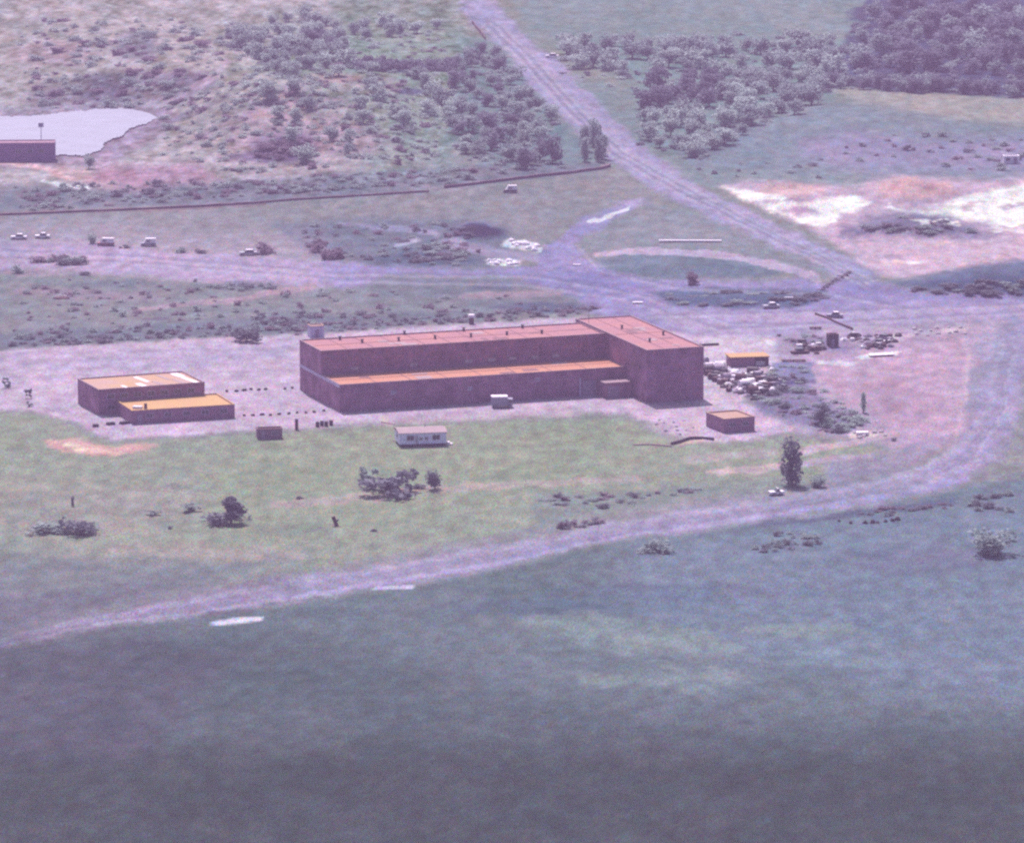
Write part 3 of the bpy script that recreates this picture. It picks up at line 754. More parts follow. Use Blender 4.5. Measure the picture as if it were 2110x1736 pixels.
wood([(1188,300),(1215,290),(1250,300),(1252,338),(1200,340)], 9, 13, 13, (34, 52), 'mpm', 'slender pale tree in the clump where the low wall meets the diagonal road', 'slender trees at the end of the low wall', ('tall',), .55)
tree(1022, 118, 22, 26, 'd', 'single dark round tree right on the upper edge of the diagonal road')
scrub([(736,135),(800,128),(940,138),(940,150),(740,146)], 22, 12, 14, (26, 40), 'dd', 'dark bush in the dense hedge line on the hillside left of the tree belt', 'dark hedge on the hillside', (.6, .9))
wood([(470,70),(600,62),(720,85),(720,108),(650,170),(560,150),(480,110)], 42, 17, 15, (22, 38), 'mdpm', 'scrubby tree in the wood on top of the rough hill', 'trees on top of the rough hill')
wood([(560,150),(700,110),(900,150),(920,240),(760,330),(620,340),(540,260)], 24, 34, 51, (24, 42), 'mpp', 'pale bushy tree standing singly on the green part of the rough hillside', 'single trees on the rough hillside')
wood([(560,40),(930,60),(930,72),(740,84),(560,60)], 16, 26, 16, (20, 34), 'mp', 'pale tree at the upper rim of the hill', 'pale trees at the rim of the hill')
scrub([(60,60),(420,60),(430,170),(300,225),(60,228)], 46, 22, 17, (18, 40), 'bmbm', 'low brownish bush on the slope above the pond', 'brownish bushes above the pond', (.4, .65))
scrub([(330,220),(480,170),(900,170),(920,330),(700,350),(480,350),(330,300)], 78, 20, 18, (12, 30), 'mbmpd', 'small bush dotted over the pinkish hillside', 'bushes on the pinkish hillside', (.4, .7))
scrub([(560,296),(630,280),(650,310),(580,330),(520,328)], 16, 14, 19, (24, 40), 'bb', 'reddish brown bush in the dark thicket on the hillside', 'reddish thicket on the hillside', (.4, .6))
scrub([(60,392),(240,388),(470,376),(760,356),(1000,345),(1000,372),(700,392),(460,412),(60,430)], 60, 20, 20, (16, 34), 'mdmb', 'low bush in the rough strip above the long low wall', 'bushes above the long low wall', (.35, .6))
wood([(1150,100),(1300,92),(1480,96),(1700,92),(1740,120),(1700,190),(1560,180),(1400,150),(1200,155)], 62, 24, 21, (26, 46), 'mppm', 'rounded tree in the wood right of the diagonal road', 'trees in the wood right of the diagonal road')
wood([(1310,175),(1470,170),(1460,235),(1330,230)], 16, 18, 22, (30, 48), 'dd', 'dark tree in the dense clump inside the right hand wood', 'dark clump inside the right hand wood')
wood([(1480,175),(1700,195),(1690,225),(1560,262),(1440,330),(1340,300),(1300,280),(1330,240),(1470,240)], 44, 22, 23, (26, 46), 'pmp', 'pale bushy tree on the lower slope of the right hand wood', 'pale trees on the lower slope of the right hand wood')
wood([(1780,20),(2150,20),(2140,165),(1900,150),(1740,150)], 62, 22, 24, (30, 52), 'ddm', 'dark tree in the plantation at the upper right', 'dark plantation at the upper right')
wood([(1700,172),(1850,176),(2000,184),(2140,196),(2140,204),(1950,194),(1700,184)], 30, 15, 25, (24, 38), 'ddm', 'dark tree in the straight front row of the plantation above the pale field strip', 'front row of the plantation')
scrub([(1500,120),(1640,110),(1640,80),(1500,70)], 10, 24, 26, (18, 30), 'mp', 'low bush at the top edge between the two woods', 'bushes between the two woods')
scrub([(1700,280),(1960,275),(2120,280),(2120,350),(1950,350),(1760,345)], 30, 24, 27, (12, 28), 'mbd', 'small bush on the purple rough ground above the white working', 'bushes above the white working', (.35, .6))
scrub([(1400,345),(1700,330),(1700,372),(1500,372)], 12, 26, 28, (12, 22), 'md', 'small dark bush on the grass above the white working', 'bushes on the grass above the white working', (.4, .6))
scrub([(2030,312),(2110,312),(2110,352),(2040,352)], 6, 16, 29, (18, 30), 'dm', 'bush beside the pale hut at the right edge', 'bushes by the pale hut')
scrub([(1750,470),(1850,448),(1950,452),(2020,478),(1900,484)], 18, 18, 30, (20, 40), 'bdm', 'bush on the dark island in the white working', 'bushes on the dark island in the white working', (.2, .35))
scrub([(1880,596),(2000,585),(2110,575),(2110,606),(2000,610)], 16, 18, 31, (22, 44), 'dm', 'dark bush on the grass bank at the right edge', 'bushes on the right grass bank', (.2, .38))
scrub([(1350,606),(1500,600),(1690,606),(1690,626),(1500,632),(1400,626)], 20, 18, 32, (22, 40), 'dm', 'low dark bush on the long grass island beside the big junction', 'bushes on the long grass island', (.15, .3))
scrub([(25,708),(300,686),(600,662),(640,664),(640,688),(440,694),(270,704),(25,716)], 58, 12, 33, (12, 26), 'dmdb', 'dark low bush along the back edge of the yard left of the hall', 'bushes along the back edge of the yard', (.35, .6))
scrub([(670,668),(900,652),(960,648),(960,664),(800,676),(680,684)], 30, 12, 34, (10, 22), 'dmb', 'dark low bush behind the back wall of the long hall', 'bushes behind the long hall', (.4, .7))
scrub([(985,652),(1080,640),(1225,634),(1222,648),(1080,656),(1000,662)], 24, 12, 35, (12, 26), 'dbd', 'dark brown bush behind the right end of the long hall', 'bushes behind the right end of the hall', (.35, .6))
scrub([(60,570),(400,585),(560,640),(560,660),(60,690)], 34, 26, 36, (8, 20), 'mbd', 'tiny tuft of scrub in the rough grass behind the yard', 'tufts in the rough grass behind the yard', (.35, .6))
scrub([(74,536),(165,536),(168,546),(90,545)], 8, 14, 37, (30, 44), 'bmd', 'bush in the dark clump in the middle of the left track', 'dark clump in the left track', (.35, .5))
scrub([(430,590),(565,586),(568,600),(440,600)], 13, 12, 38, (12, 26), 'dm', 'dark low bush in the row below the left track', 'row of bushes below the left track', (.4, .7))
scrub([(830,512),(900,506),(960,520),(960,548),(850,548)], 20, 18, 39, (16, 34), 'dm', 'dark bush in the hollow left of the spoil heap', 'bushes by the spoil heap', (.25, .4))
for u, v, wd, h in [(655, 520, 34, 30), (672, 534, 40, 34), (692, 532, 38, 30), (660, 506, 30, 22)]:
    bush(u, v, wd, h, 'b', 'reddish brown bush in the thicket right of the silver car', 'reddish thicket right of the silver car')
scrub([(1545,800),(1600,775),(1660,790),(1700,830),(1690,848),(1600,845),(1550,828)], 12, 24, 40, (20, 38), 'dbm', 'dark bush in the overgrown dump behind the small salmon roofed building', 'bushes in the overgrown dump', (.4, .6))
scrub([(1700,850),(1760,850),(1790,870),(1740,892),(1690,880)], 14, 16, 41, (18, 34), 'mdp', 'bush at the right end of the overgrown dump', 'bushes right of the overgrown dump', (.35, .55))
scrub([(1575,755),(1655,755),(1660,790),(1600,790)], 8, 18, 42, (14, 26), 'mp', 'pale tuft right of the small yellow roofed shed', 'tufts right of the yellow roofed shed', (.3, .5))
scrub([(1625,612),(1700,606),(1700,618),(1640,622)], 8, 11, 43, (16, 28), 'bd', 'dark brown bush at the right tip of the long grass island', 'bushes at the tip of the grass island', (.35, .5))
for i in range(9):
    t_ = i / 8.0; bush(1684 + 66 * t_, 606 - 42 * t_ ** .8, 17, 9, 'b' if i % 2 else 'd', 'small dark bush in the slanting hedge across the track at the right', 'slanting hedge across the track')
scrub([(1600,692),(1690,690),(1690,712),(1640,712)], 10, 14, 44, (14, 28), 'bm', 'brown tuft among the rubble left of the dark upright hut', 'tufts among the rubble', (.35, .5))
scrub([(1100,1024),(1300,1018),(1440,1002),(1440,1014),(1240,1048),(1110,1040)], 26, 16, 45, (12, 30), 'dmb', 'small scrub tuft on the meadow above the lower road', 'scrub tufts above the lower road', (.3, .5))
scrub([(1160,1078),(1240,1068),(1240,1080),(1165,1090)], 9, 11, 46, (16, 30), 'bd', 'low dark scrub right beside the lower road', 'low scrub beside the lower road', (.35, .5))
scrub([(1560,1118),(1600,1098),(1690,1100),(1700,1118),(1640,1136),(1545,1140)], 20, 15, 47, (12, 28), 'dmm', 'bush in the loose group below the lower road', 'loose group of bushes below the lower road', (.4, .65))
scrub([(1990,1030),(2075,1010),(2080,1060),(2000,1050)], 9, 18, 48, (20, 36), 'md', 'bush above the big pale bush at the lower right edge', 'bushes above the big lower right bush', (.4, .6))
scrub([(1750,1056),(1900,1040),(1960,1036),(1960,1046),(1800,1066)], 14, 15, 49, (14, 30), 'db', 'low dark tuft along the bank under the lower road', 'tufts on the bank under the lower road', (.25, .45))
SINGLE = [
 (183,348,32,34,'m','round',"round bush between the pond and the pinkish ground"),
 (187,502,22,26,'p','round',"pale bush just left of the white van with red trim"),
 (256,511,22,9,'d','bush',"dark low bush halfway between the two white vans"),
 (372,520,32,17,'m','bush',"green bush on the track edge right of the plain white van"),
 (412,521,27,11,'d','bush',"flat dark bush on the track edge left of the silver car"),
 (548,522,46,34,'b','bush',"large reddish brown bush directly right of the silver car"),
 (36,563,30,26,'m','bush',"round bush at the left edge below the track"),
 (177,566,32,10,'d','bush',"flat dark bush below the dark clump in the left track"),
 (402,580,9,9,'d','bush',"tiny dark bush alone on the lower edge of the left track"),
 (505,705,66,38,'d','bush',"big round dark bush at the back edge of the yard"),
 (582,663,24,17,'d','bush',"mid sized dark bush in the grass left of the small hut"),
 (15,798,22,22,'m','spiky',"thin bush at the left edge of the yard"),
 (57,820,18,20,'d','spiky',"thin dark bush standing on the left part of the yard"),
 (60,837,15,13,'m','spiky',"small bush in front of the thin dark bush on the yard"),
 (1422,586,36,36,'b','bush',"loose brown bush on the oval grass island"),
 (802,1020,118,52,'d','bush',"largest dark bush in the clump below the mobile home"),
 (758,1006,46,46,'m','spiky',"thin open bush at the left of the clump below the mobile home"),
 (838,1010,46,46,'d','spiky',"open bush at the right of the clump below the mobile home"),
 (864,1006,30,13,'d','bush',"low tuft joining the clump and the separate dark bush"),
 (896,1008,42,44,'d','round',"separate dark bush to the right of the clump below the mobile home"),
 (100,1098,82,30,'m','bush',"low left half of the long bush at the left of the meadow"),
 (155,1098,80,44,'d','bush',"high right half of the long bush at the left of the meadow"),
 (150,1042,11,19,'d','tall',"small dark sapling alone on the left of the meadow"),
 (388,1052,52,18,'m','spiky',"thin low scrub left of the pointed bush"),
 (318,1060,36,10,'m','spiky',"faint tuft at the far left of the thin scrub"),
 (350,1089,13,9,'d','bush',"tiny dark tuft below the thin low scrub"),
 (472,1076,98,50,'d','cone',"broad pointed dark bush alone on the meadow"),
 (617,1027,18,8,'d','bush',"tiny flat tuft on the meadow right of the pointed bush"),
 (1158,1087,24,24,'b','bush',"small rounded dark bush at the upper edge of the lower road"),
 (1352,1136,76,34,'m','bush',"wide pale bush at the lower edge of the lower road"),
 (1684,1002,38,28,'m','round',"rounded bush right of the tall dark tree"),
 (1724,890,32,22,'d','bush',"round dark bush in front of the overgrown dump"),
 (1690,870,44,46,'d','round',"tall dark bush at the foot of the overgrown dump"),
 (1778,850,22,40,'p','tall',"slender pale tree on the pink gravel right of the dump"),
 (1842,908,13,10,'d','bush',"tiny dark bush on the pink gravel near the road bend"),
 (2010,1042,26,16,'d','bush',"dark tuft left of the bushes at the lower right edge"),
]
for u, v, wd, h, c, st, lb in SINGLE:
    if (st in ('round', 'tall') and h > 30): tree(u, v, wd, h, c, lb, None, st, 9, 'bush' if 'bush' in lb else 'tree')
    else: bush(u, v, wd, h, c, lb, None, st)
tree(1632, 999, 74, 88, 'd', 'tall narrow dark tree standing alone near the lower road', None, 'tall', 4)
bush(2052, 1142, 96, 62, 'm', 'big pale bush at the lower right edge of the view', None, 'round')

# undergrowth that closes the woods below the crowns
for pl_, n_, sd_, co_ in (([(940,110),(1000,95),(1060,140),(1110,205),(1150,245),(1152,340),(1060,350),(950,330),(920,260),(930,180)], 150, 61, 'mmpd'),
                      ([(1150,96),(1300,92),(1480,92),(1740,92),(1740,120),(1700,225),(1560,262),(1440,335),(1300,295),(1310,190),(1155,160)], 240, 62, 'mpmpd'),
                      ([(1780,15),(2160,15),(2160,200),(1950,192),(1700,182),(1740,100)], 330, 63, 'ddmm'),
                      ([(470,60),(600,55),(730,75),(720,108),(650,175),(560,160),(470,110)], 110, 64, 'mdm'),
                      ([(735,130),(940,138),(940,150),(740,148)], 30, 65, 'd'),
                      ([(30,40),(470,40),(930,65),(930,335),(500,360),(330,320),(330,220),(60,228)], 520, 66, 'pmpmb'),
                      ([(30,385),(460,372),(1000,345),(1230,345),(1000,375),(700,395),(460,415),(40,438)], 130, 67, 'mdmb'),
                      ([(20,690),(600,650),(970,640),(1220,632),(1220,648),(640,690),(20,716)], 110, 68, 'dmdb'),
                      ([(1540,795),(1600,770),(1660,785),(1780,860),(1740,895),(1680,885),(1600,855)], 60, 69, 'mmpb'),
                      ([(620,465),(960,460),(1000,548),(760,545),(640,530)], 60, 70, 'mdb'),
                      ([(30,570),(400,585),(740,600),(1180,615),(1200,640),(600,680),(30,700)], 90, 71, 'mb')):
    scrub(pl_, n_, 7, sd_, (10, 26), co_, 'undergrowth', 'undergrowth', (.35, .7))
grow_bushes()

# ------------------------------------------------------------------ buildings
def block(root, L, W, H, wall, roof, cope=M_COPE, inset=0.3, par=0.45, x0=0.0, y0=0.0, z0=0.0, lip=True):
    MB().box(x0, x0 + L, y0, y0 + W, z0 - (0.5 if z0 == 0 else 0), H - par).build('wall', wall, root)
    p = MB(); t = inset; e = 0.02
    a0, a1, b0, b1 = x0 - e, x0 + L + e, y0 - e, y0 + W + e
    for q in ((a0, a1, b0, b0 + t), (a0, a1, b1 - t, b1), (a0, a0 + t, b0 + t, b1 - t), (a1 - t, a1, b0 + t, b1 - t)): p.box(*q, H - par - .02, H - .06)
    po = p.build('parapet', wall, root)
    if lip:
        c = MB(); e2 = .04
        for q in ((a0 - e2, a1 + e2, b0 - e2, b0 + t), (a0 - e2, a1 + e2, b1 - t, b1 + e2), (a0 - e2, a0 + t, b0 + t, b1 - t), (a1 - t, a1 + e2, b0 + t, b1 - t)): c.box(*q, H - .06 + .002, H + .04)
        c.build('coping', cope, po)
    r_ = MB().box(x0 + t + .01, x0 + L - t - .01, y0 + t + .01, y0 + W - t - .01, H - par + .004, H - .22).build('roof', roof, root)
    return r_
def window(root, x, y, z, w_, h_, axis='x', name='window', frame=M_COPE, glass=M_GLASS):
    f = MB(); d = .08; t = .09
    def bx(m, a, b, c0, c1, y0_, y1_):
        if axis == 'x': m.box(x + a, x + b, y - y1_, y - y0_, z + c0, z + c1)
        else: m.box(x - y1_, x - y0_, y + a, y + b, z + c0, z + c1)
    for q in ((0, w_, -t, 0), (0, w_, h_, h_ + t), (-t, 0, -t, h_ + t), (w_, w_ + t, -t, h_ + t), (w_ / 2 - .03, w_ / 2 + .03, 0, h_)): bx(f, *q, 0.0, d)
    fo = f.build(name, frame, root); g_ = MB(); bx(g_, 0, w_, 0, h_, -.02, .03); g_.build('pane', glass, fo)
    return fo
def seams(rf, x0, x1, y0, y1, z, step, m):
    b = MB(); n = max(1, int((x1 - x0) / step))
    for i in range(1, n): b.box(x0 + i * step - .09, x0 + i * step + .09, y0, y1, z, z + .05)
    b.box(x0, x1, (y0 + y1) / 2 - .08, (y0 + y1) / 2 + .08, z + .052, z + .09)
    b.build('seam', m, rf)
def local(root, u, v, z):
    x, y = G0(u, v, root.location.z + z); d = root.matrix_basis.inverted() @ Vector((float(x), float(y), root.location.z + z)); return d.x, d.y
ROT = R(20)
# the works hall: L plan, high hall with a lower aisle in front and a higher cross wing at the right
hall = empty('factory_hall', 700, 848.5, ROT, 'long brown L-shaped works hall with pink flat roofs and a lower orange roofed front aisle', 'factory')
k = pxm(800)
hall['label'] = 'long brown L-shaped works hall with pink flat roof and lower orange roofed aisle'
AW, HW = 13.2, 15.6                                  # depth of aisle and hall
LH = 67.6
rfa = block(hall, LH, AW, 6.1, M_WALL, M_ROOFO)
rfh = block(hall, LH, HW, 11.5, M_WALL, M_ROOFP, y0=AW + .004)
WX0, WX1, WY0 = LH + .006, LH + 13.6, -13.0
rfw = block(hall, WX1 - WX0, HW + AW - WY0 + 3.0, 11.95, M_WALL, M_ROOFP, x0=WX0, y0=WY0)
bpy.context.view_layer.update()
M_SEAM = mat('roof_seam', alb(184, 138, 164), var=.2, scale=1.0)
seams(rfh, .6, LH - .6, AW + .8, AW + HW - .8, 11.5 - .22 + .002, 6.1, M_SEAM)
seams(rfw, WX0 + .6, WX1 - .6, WY0 + .8, HW + AW + 2, 11.95 - .22 + .002, 4.1, M_SEAM)
seams(rfa, .6, LH - .6, .6, AW - .6, 6.1 - .22 + .002, 8.3, M_SEAM)
_rr = random.Random(3)
for (rf_, xa_, xb_, ya_, yb_, z_) in ((rfh, 2, LH - 6, AW + 1.5, AW + HW - 4, 11.285), (rfw, WX0 + 1.5, WX1 - 4.5, WY0 + 2, HW, 11.735), (rfa, 2, LH - 6, 1.5, AW - 4, 5.885)):
    for q in range(7):
        x_ = _rr.uniform(xa_, xb_); y_ = _rr.uniform(ya_, yb_); MB().box(x_, x_ + _rr.uniform(1.2, 4), y_, y_ + _rr.uniform(1, 3), z_, z_ + .03 + .004 * q).build('roof_patch', M_SEAM if q % 2 else M_ROOFPALE, rf_)
# band course on the left gable
MB().box(-.10, -.022, 0.0, AW + HW, 5.35, 6.0).build('band', M_BAND, hall)
for z_, y_, x1_ in ((8.3, AW, LH), (9.9, AW, LH), (2.3, 0, 56), (4.1, 0, 56)): MB().box(.2, x1_ - .2, y_ - .07, y_ - .004, z_, z_ + .16).build('band', M_RIB, hall)
for z_ in (3.2, 6.4, 9.6): MB().box(WX0 + .2, WX1 - .2, WY0 - .07, WY0 - .004, z_, z_ + .18).build('band', M_RIB, hall)
for q in range(1, 9): MB().box(q * 7.35 - .12, q * 7.35 + .12, AW - .13, AW - .075, 6.2, 10.9).build('pilaster', M_RIB, hall)
for q in range(1, 8): MB().box(q * 7.35 - .12, q * 7.35 + .12, -.13, -.075, -.3, 5.6).build('pilaster', M_RIB, hall)
def vents(root, roof, pts, z, m=M_DARK):
    for u, v in pts:
        x, y = local(root, u, v, z)
        a = MB().cyl(x, y, z - .05, .28, .75, 8, .24); a.cyl(x, y, z + .70, .42, .16, 8, .34); a.build('vent', m, roof)
vents(hall, rfh, [(746,706),(821,702),(896,698),(970,694),(1044,690),(1116,687),(833,689),(1076,676),(955,682),(700,700)], 11.28)
vents(hall, rfw, [(1281,677),(1338,704),(1366,690)], 11.73)
for px_ in (7, 21, 34, 39.5, 44.5, 50, 55):
    window(hall, px_, AW - .0, 6.75, 1.7, .7, frame=M_COPE, glass=M_SILVER)
for px_, pz in ((12, 3.2), (30, 3.0), (46, 4.0)): window(hall, px_, 0, pz, 1.0, .7, frame=M_BAND, glass=M_GREY)
d_ = MB().box(57.2, 60.4, -.14, -.01, -.3, 3.4).build('door', M_DOOR, hall); MB().box(60.0, 60.15, -.2, -.143, 1.2, 1.5).build('handle', M_SILVER, d_)
MB().box(56.5, 56.8, -.25, -.01, -.3, 4.2).build('downpipe', M_BAND, hall)
pr = MB().box(60.9, LH - .05, -4.4, -.008, -.4, 3.3).build('porch', M_WALL2, hall); MB().box(60.75, LH - .03, -4.6, -.01, 3.304, 3.5).build('porch_roof', M_COPE, hall)
MB().box(61.6, 64.4, -4.5, -4.404, -.3, 2.6).build('door', M_DOOR, hall)
for yy in (-9.5, -5.0): window(hall, WX0 - .03, yy, 7.0, 1.3, .8, 'y')
MB().box(WX0 + 4.2, WX0 + 8.6, WY0 - .12, WY0 - .02, -.3, 4.4).build('roller_door', M_WALL2, hall)
MB().box(WX1 + .022, WX1 + .14, WY0 + .2, WY0 + .36, 0, 11.5).build('downpipe', M_SILVER, hall)
MB().bar((WX0 + 1.0, 26, 11.7), (WX0 + 1.0, 26, 15), .05).build('aerial', M_DARK, hall)

def simple(name, u, v, rot, L, W, H, wall, roof, label, cat='building', win=(), door=None, cope=M_COPE, group=None):
    t = empty(name, u, v, rot, label, cat, group); rf = block(t, L, W, H, wall, roof, cope)
    for x, z, w_, h_ in win: window(t, x, 0, z, w_, h_, frame=M_BAND)
    if door:
        d = MB().box(door[0], door[0] + door[1], -.1, -.01, -.2, door[2]).build('door', M_DOOR, t)
        MB().box(door[0] + door[1] - .25, door[0] + door[1] - .15, -.16, -.103, .95, 1.15).build('handle', M_SILVER, d)
    bpy.context.view_layer.update()
    return t, rf
kb = pxm(855)
b1, rf1 = simple('office_building', 204, 855, R(22.5), 24.6, 15.0, 5.7, M_WALL, M_ROOFM, 'tall brown block with patched orange and white flat roof, behind the ochre roofed one', win=[(2 + 3.1 * q, 3.5, 1.6, 1.0) for q in range(7)] + [(2 + 3.1 * q, 1.0, 1.6, 1.0) for q in range(2)])
for q, (xa, xb, ya, yb) in enumerate(((10.2, 11.6, .8, 5.0), (14.6, 15.5, .8, 6.2), (22.2, 23.4, 1.2, 8.5), (6.4, 7.2, .6, 4.0), (17.9, 18.8, 7.0, 13.5), (12.6, 13.6, 6, 13), (21.4, 23.2, 9.2, 14), (19.6, 20.4, .8, 7))):
    MB().box(xa, xb, ya, yb, 5.49, 5.53, rz=.12).build('roof_patch', M_ROOFPALE if q % 3 == 1 else M_WHITE, rf1)
b2, rf2 = simple('low_building', 272, 873.5, R(19), 23.3, 14.2, 3.0, M_WALL2, M_ROOFY, 'long low brown building with plain ochre yellow flat roof and one white flue', win=[(3.2 + 4.2 * q, 1.2, 1.5, .9) for q in range(5)], door=(1.2, 1.1, 2.1), cope=M_ROOFY)
x, y = local(b2, 300, 842, 2.8); MB().cyl(x, y, 2.7, .38, 1.3, 8, .32).build('chimney', M_RUST, rf2)
ms = MB(); ms.box(x - 2.5, x - .5, y + .6, y + 1.8, 2.79, 3.3, rz=-.5); ms.build('rooflight', M_WHITE, rf2)
b3, rf3 = simple('small_building', 1491, 892, R(24), 7.4, 8.8, 3.1, M_WALL2, M_ROOFS, 'small square brown building with salmon flat roof right of the hall', win=[(1.4, 1.3, 1.2, .8), (4.6, 1.3, 1.2, .8)], cope=M_ROOFS)
b4 = empty('open_shed', 1505, 756, R(10), 'small open fronted shed with yellow ochre roof beside the scrap heap', 'shed')
sh_ = MB(); sh_.box(0, .2, 0, 5, -.3, 2.1); sh_.box(0, 9, 4.8, 4.995, -.3, 2.1); sh_.box(8.8, 9, .0, 4.8, -.3, 2.1); sh_.box(.2, 5.6, .1, .28, -.3, 2.1); sh_.build('wall', M_WALL2, b4)
MB().box(-.25, 9.2, -.25, 5.2, 2.104, 2.32).build('roof', M_ROOFY, b4)
for q in (5.7, 8.6): MB().cyl(q, .12, -.3, .07, 2.4, 8).build('post', M_DARK, b4)
MB().box(6.1, 8.4, .9, 3.2, .0, 1.0).build('bench', M_WHITE, b4)
b5, rf5 = simple('hut', 640, 697, R(15), 3.3, 3.4, 2.9, M_BAND, M_ROOFS, 'tiny square hut with pinkish roof behind the left end of the hall', 'hut', door=(1.1, .9, 2.0), cope=M_ROOFS)
b6, rf6 = simple('wooden_shed', 530, 905, R(8), 5.4, 2.8, 2.2, mat('red_brown_boards', (0.21, 0.12, 0.17), var=.3, scale=1.5), mat('dull_brown_roof', alb(150, 112, 140), var=.2, scale=1.2), 'small reddish brown shed on the grass in front of the yard', 'shed', win=[(3.2, 1.0, 1.2, .6)], door=(.8, .9, 1.8), cope=M_RUST)
b7, rf7 = simple('brick_building', -30, 333, R(3), 20.5, 7, 5.4, mat('plum_brick', (0.20, 0.12, 0.24), var=.2, scale=.5), mat('rose_roof', alb(200, 156, 190), var=.15, scale=.5), 'plum coloured flat roofed building at the left edge below the pond', win=[(9 + 3.4 * q, 2.4, 1.5, 1.1) for q in range(3)], cope=mat('rose_coping', alb(184, 140, 180), var=.1, scale=1))
mst = empty('mast', 85, 300, 0, 'thin mast with a small dark head standing behind the plum coloured building', 'mast')
MB().cyl(0, 0, -.3, .14, 6.6, 8, .09).build('pole', M_GREY, mst); MB().box(-.75, .75, -.4, .4, 5.6, 6.9).build('head', M_GREY, mst)
b8, rf8 = simple('pale_hut', 2068, 338, R(5), 4.6, 3, 2.3, M_WHITE, M_WHITE, 'pale hut at the right edge above the white working', 'hut', win=[(.6, .9, 1.1, .8)], door=(2.9, .9, 1.8), cope=M_WHITE)
b9, rf9 = simple('dark_hut', 1707, 715, R(12), 2.4, 2.2, 3.0, M_DARK, M_RUST, 'dark upright hut among the rubble beyond the yard', 'hut', door=(.6, .8, 1.9), cope=M_RUST)

# ------------------------------------------------------------------ mobile home
mh = empty('mobile_home', 823, 921, R(10), 'pale blue mobile home with pale pink roof on the grass below the hall', 'mobile home')
ML, MW = 10.1, 6.8
MB().box(0, ML, 0, MW, .55, 2.9).build('body', M_PALE, mh)
MB().prism([(-.25, 2.904), (-.25, 3.0), (MW / 2, 3.55), (MW + .25, 3.0), (MW + .25, 2.904)], -.25, ML + .25).build('roof', M_ROOFPALE, mh)
MB().box(.25, ML - .25, .15, MW - .15, .18, .546).build('chassis', M_DARK, mh)
for xx in (1.6, 4.6, 7.9):
    for yy in (.5, MW - .5): MB().box(xx - .2, xx + .2, yy - .25, yy + .25, -.3, .178).build('support', M_CONC, mh)
for (xx, w_, h_) in ((1.6, 1.5, 1.0), (4.3, .6, .6), (5.5, .6, .6), (7.1, 1.6, 1.0)): window(mh, xx, 0, 1.4, w_, h_, frame=M_WHITE)
window(mh, 0, 2.2, 1.4, 1.6, .9, 'y', frame=M_WHITE)
MB().box(3.35, 4.0, -.06, -.006, .6, 2.4).build('door', M_SILVER, mh)
st = MB(); st.box(ML + .3, ML + 1.5, .4, 1.6, -.2, .35); st.box(ML + .3, ML + .9, .4, 1.6, .354, .7); st.build('step', M_WHITE, mh)
MB().cyl(6.2, MW * .7, 3.2, .12, .9, 8).build('flue', M_SILVER, mh)
pl = MB(); pl.box(-2.0, 2.0, -.2, .2, .02, .16, rz=-.75); o = pl.build('plank', M_COPE); put(o, 799, 872); tag(o, 'pale plank lying on the grass behind the left end of the mobile home', 'plank')

# ------------------------------------------------------------------ vehicles
def wheels(root, xs, w_, r_=.33):
    for x in xs:
        for y in (0, w_ - .22):
            t = MB().cyl(x, y - .01, r_, r_, .24, 14, axis='y').build('wheel', M_RUBBER, root); MB().cyl(x, y - .03 if y == 0 else y + .2, r_, r_ * .55, .06, 10, axis='y').build('rim', M_SILVER, t)
def make_car(u, v, rot, paint_, label, van=False, trim=None, roofm=None, group=None, L=4.4):
    t = empty('van' if van else 'car', u, v, rot, label, 'van' if van else 'car', group)
    W = 1.75; h1 = .85; ht = 2.0 if van else 1.42
    b = MB(); b.prism([(0.06, .28), (W - .06, .28), (W, .6), (W - .04, h1), (.04, h1), (0, .6)], 0, L); bo = b.build('body', trim or paint_, t)
    c = MB(); x0, x1 = (.75, L - .05) if van else (1.15, L - .75); s0, s1 = (.6, .05) if van else (.55, .45)
    vs = [(x0, .07, h1 + .002), (x1, .07, h1 + .002), (x1, W - .07, h1 + .002), (x0, W - .07, h1 + .002), (x0 + s0, .2, ht), (x1 - s1, .2, ht), (x1 - s1, W - .2, ht), (x0 + s0, W - .2, ht)]
    c.add(vs, [(0, 1, 5, 4), (1, 2, 6, 5), (2, 3, 7, 6), (3, 0, 4, 7), (4, 5, 6, 7)])
    c.build('cabin', paint_ if van else M_GLASS, t)
    MB().box(x0 + s0 - .05, x1 - s1 + .05, .17, W - .17, ht + .002, ht + .07).build('roof', roofm or paint_, t)
    if van:
        MB().add([(x0 + .05, .2, h1 + .1), (x0 + .05, W - .2, h1 + .1), (x0 + s0 - .06, W - .25, ht - .15), (x0 + s0 - .06, .25, ht - .15)], [(0, 1, 2, 3)])
        g_ = MB(); g_.box(x0 + .75, x0 + 1.6, .04, .10, 1.15, 1.6); g_.build('window', M_GLASS, t)
    for yy in (.3, W - .3): MB().box(-.03, .0, yy - .14, yy + .14, .55, .72).build('headlight', M_WHITE, t)
    MB().box(-.06, .12, .05, W - .05, .3, .44).build('bumper', M_GREY, t)
    wheels(t, (.8, L - .85), W)
    return t
make_car(494, 527, R(8), M_SILVER, 'silver car parked on the upper track edge beside a brown bush', L=4.6, roofm=M_WHITE)
make_car(200, 507, R(-4), M_WHITE, 'white van with red trim standing at the left of the upper track', van=True, trim=M_RED)
make_car(290, 508, R(4), M_WHITE, 'plain white van standing on the upper track edge', van=True, trim=M_GREY, L=4.0)
make_car(1574, 637, R(14), M_SILVER, 'small pale car below the long grass island at the junction', roofm=M_WHITE, L=4.1)
make_car(1587, 1022, R(16), M_WHITE, 'small white car at the edge of the lower road below the tall tree', L=3.0)
make_car(1037, 398, R(5), M_WHITE, 'pale roofed dark van under the long low wall', van=True, trim=M_DARK, L=3.9)
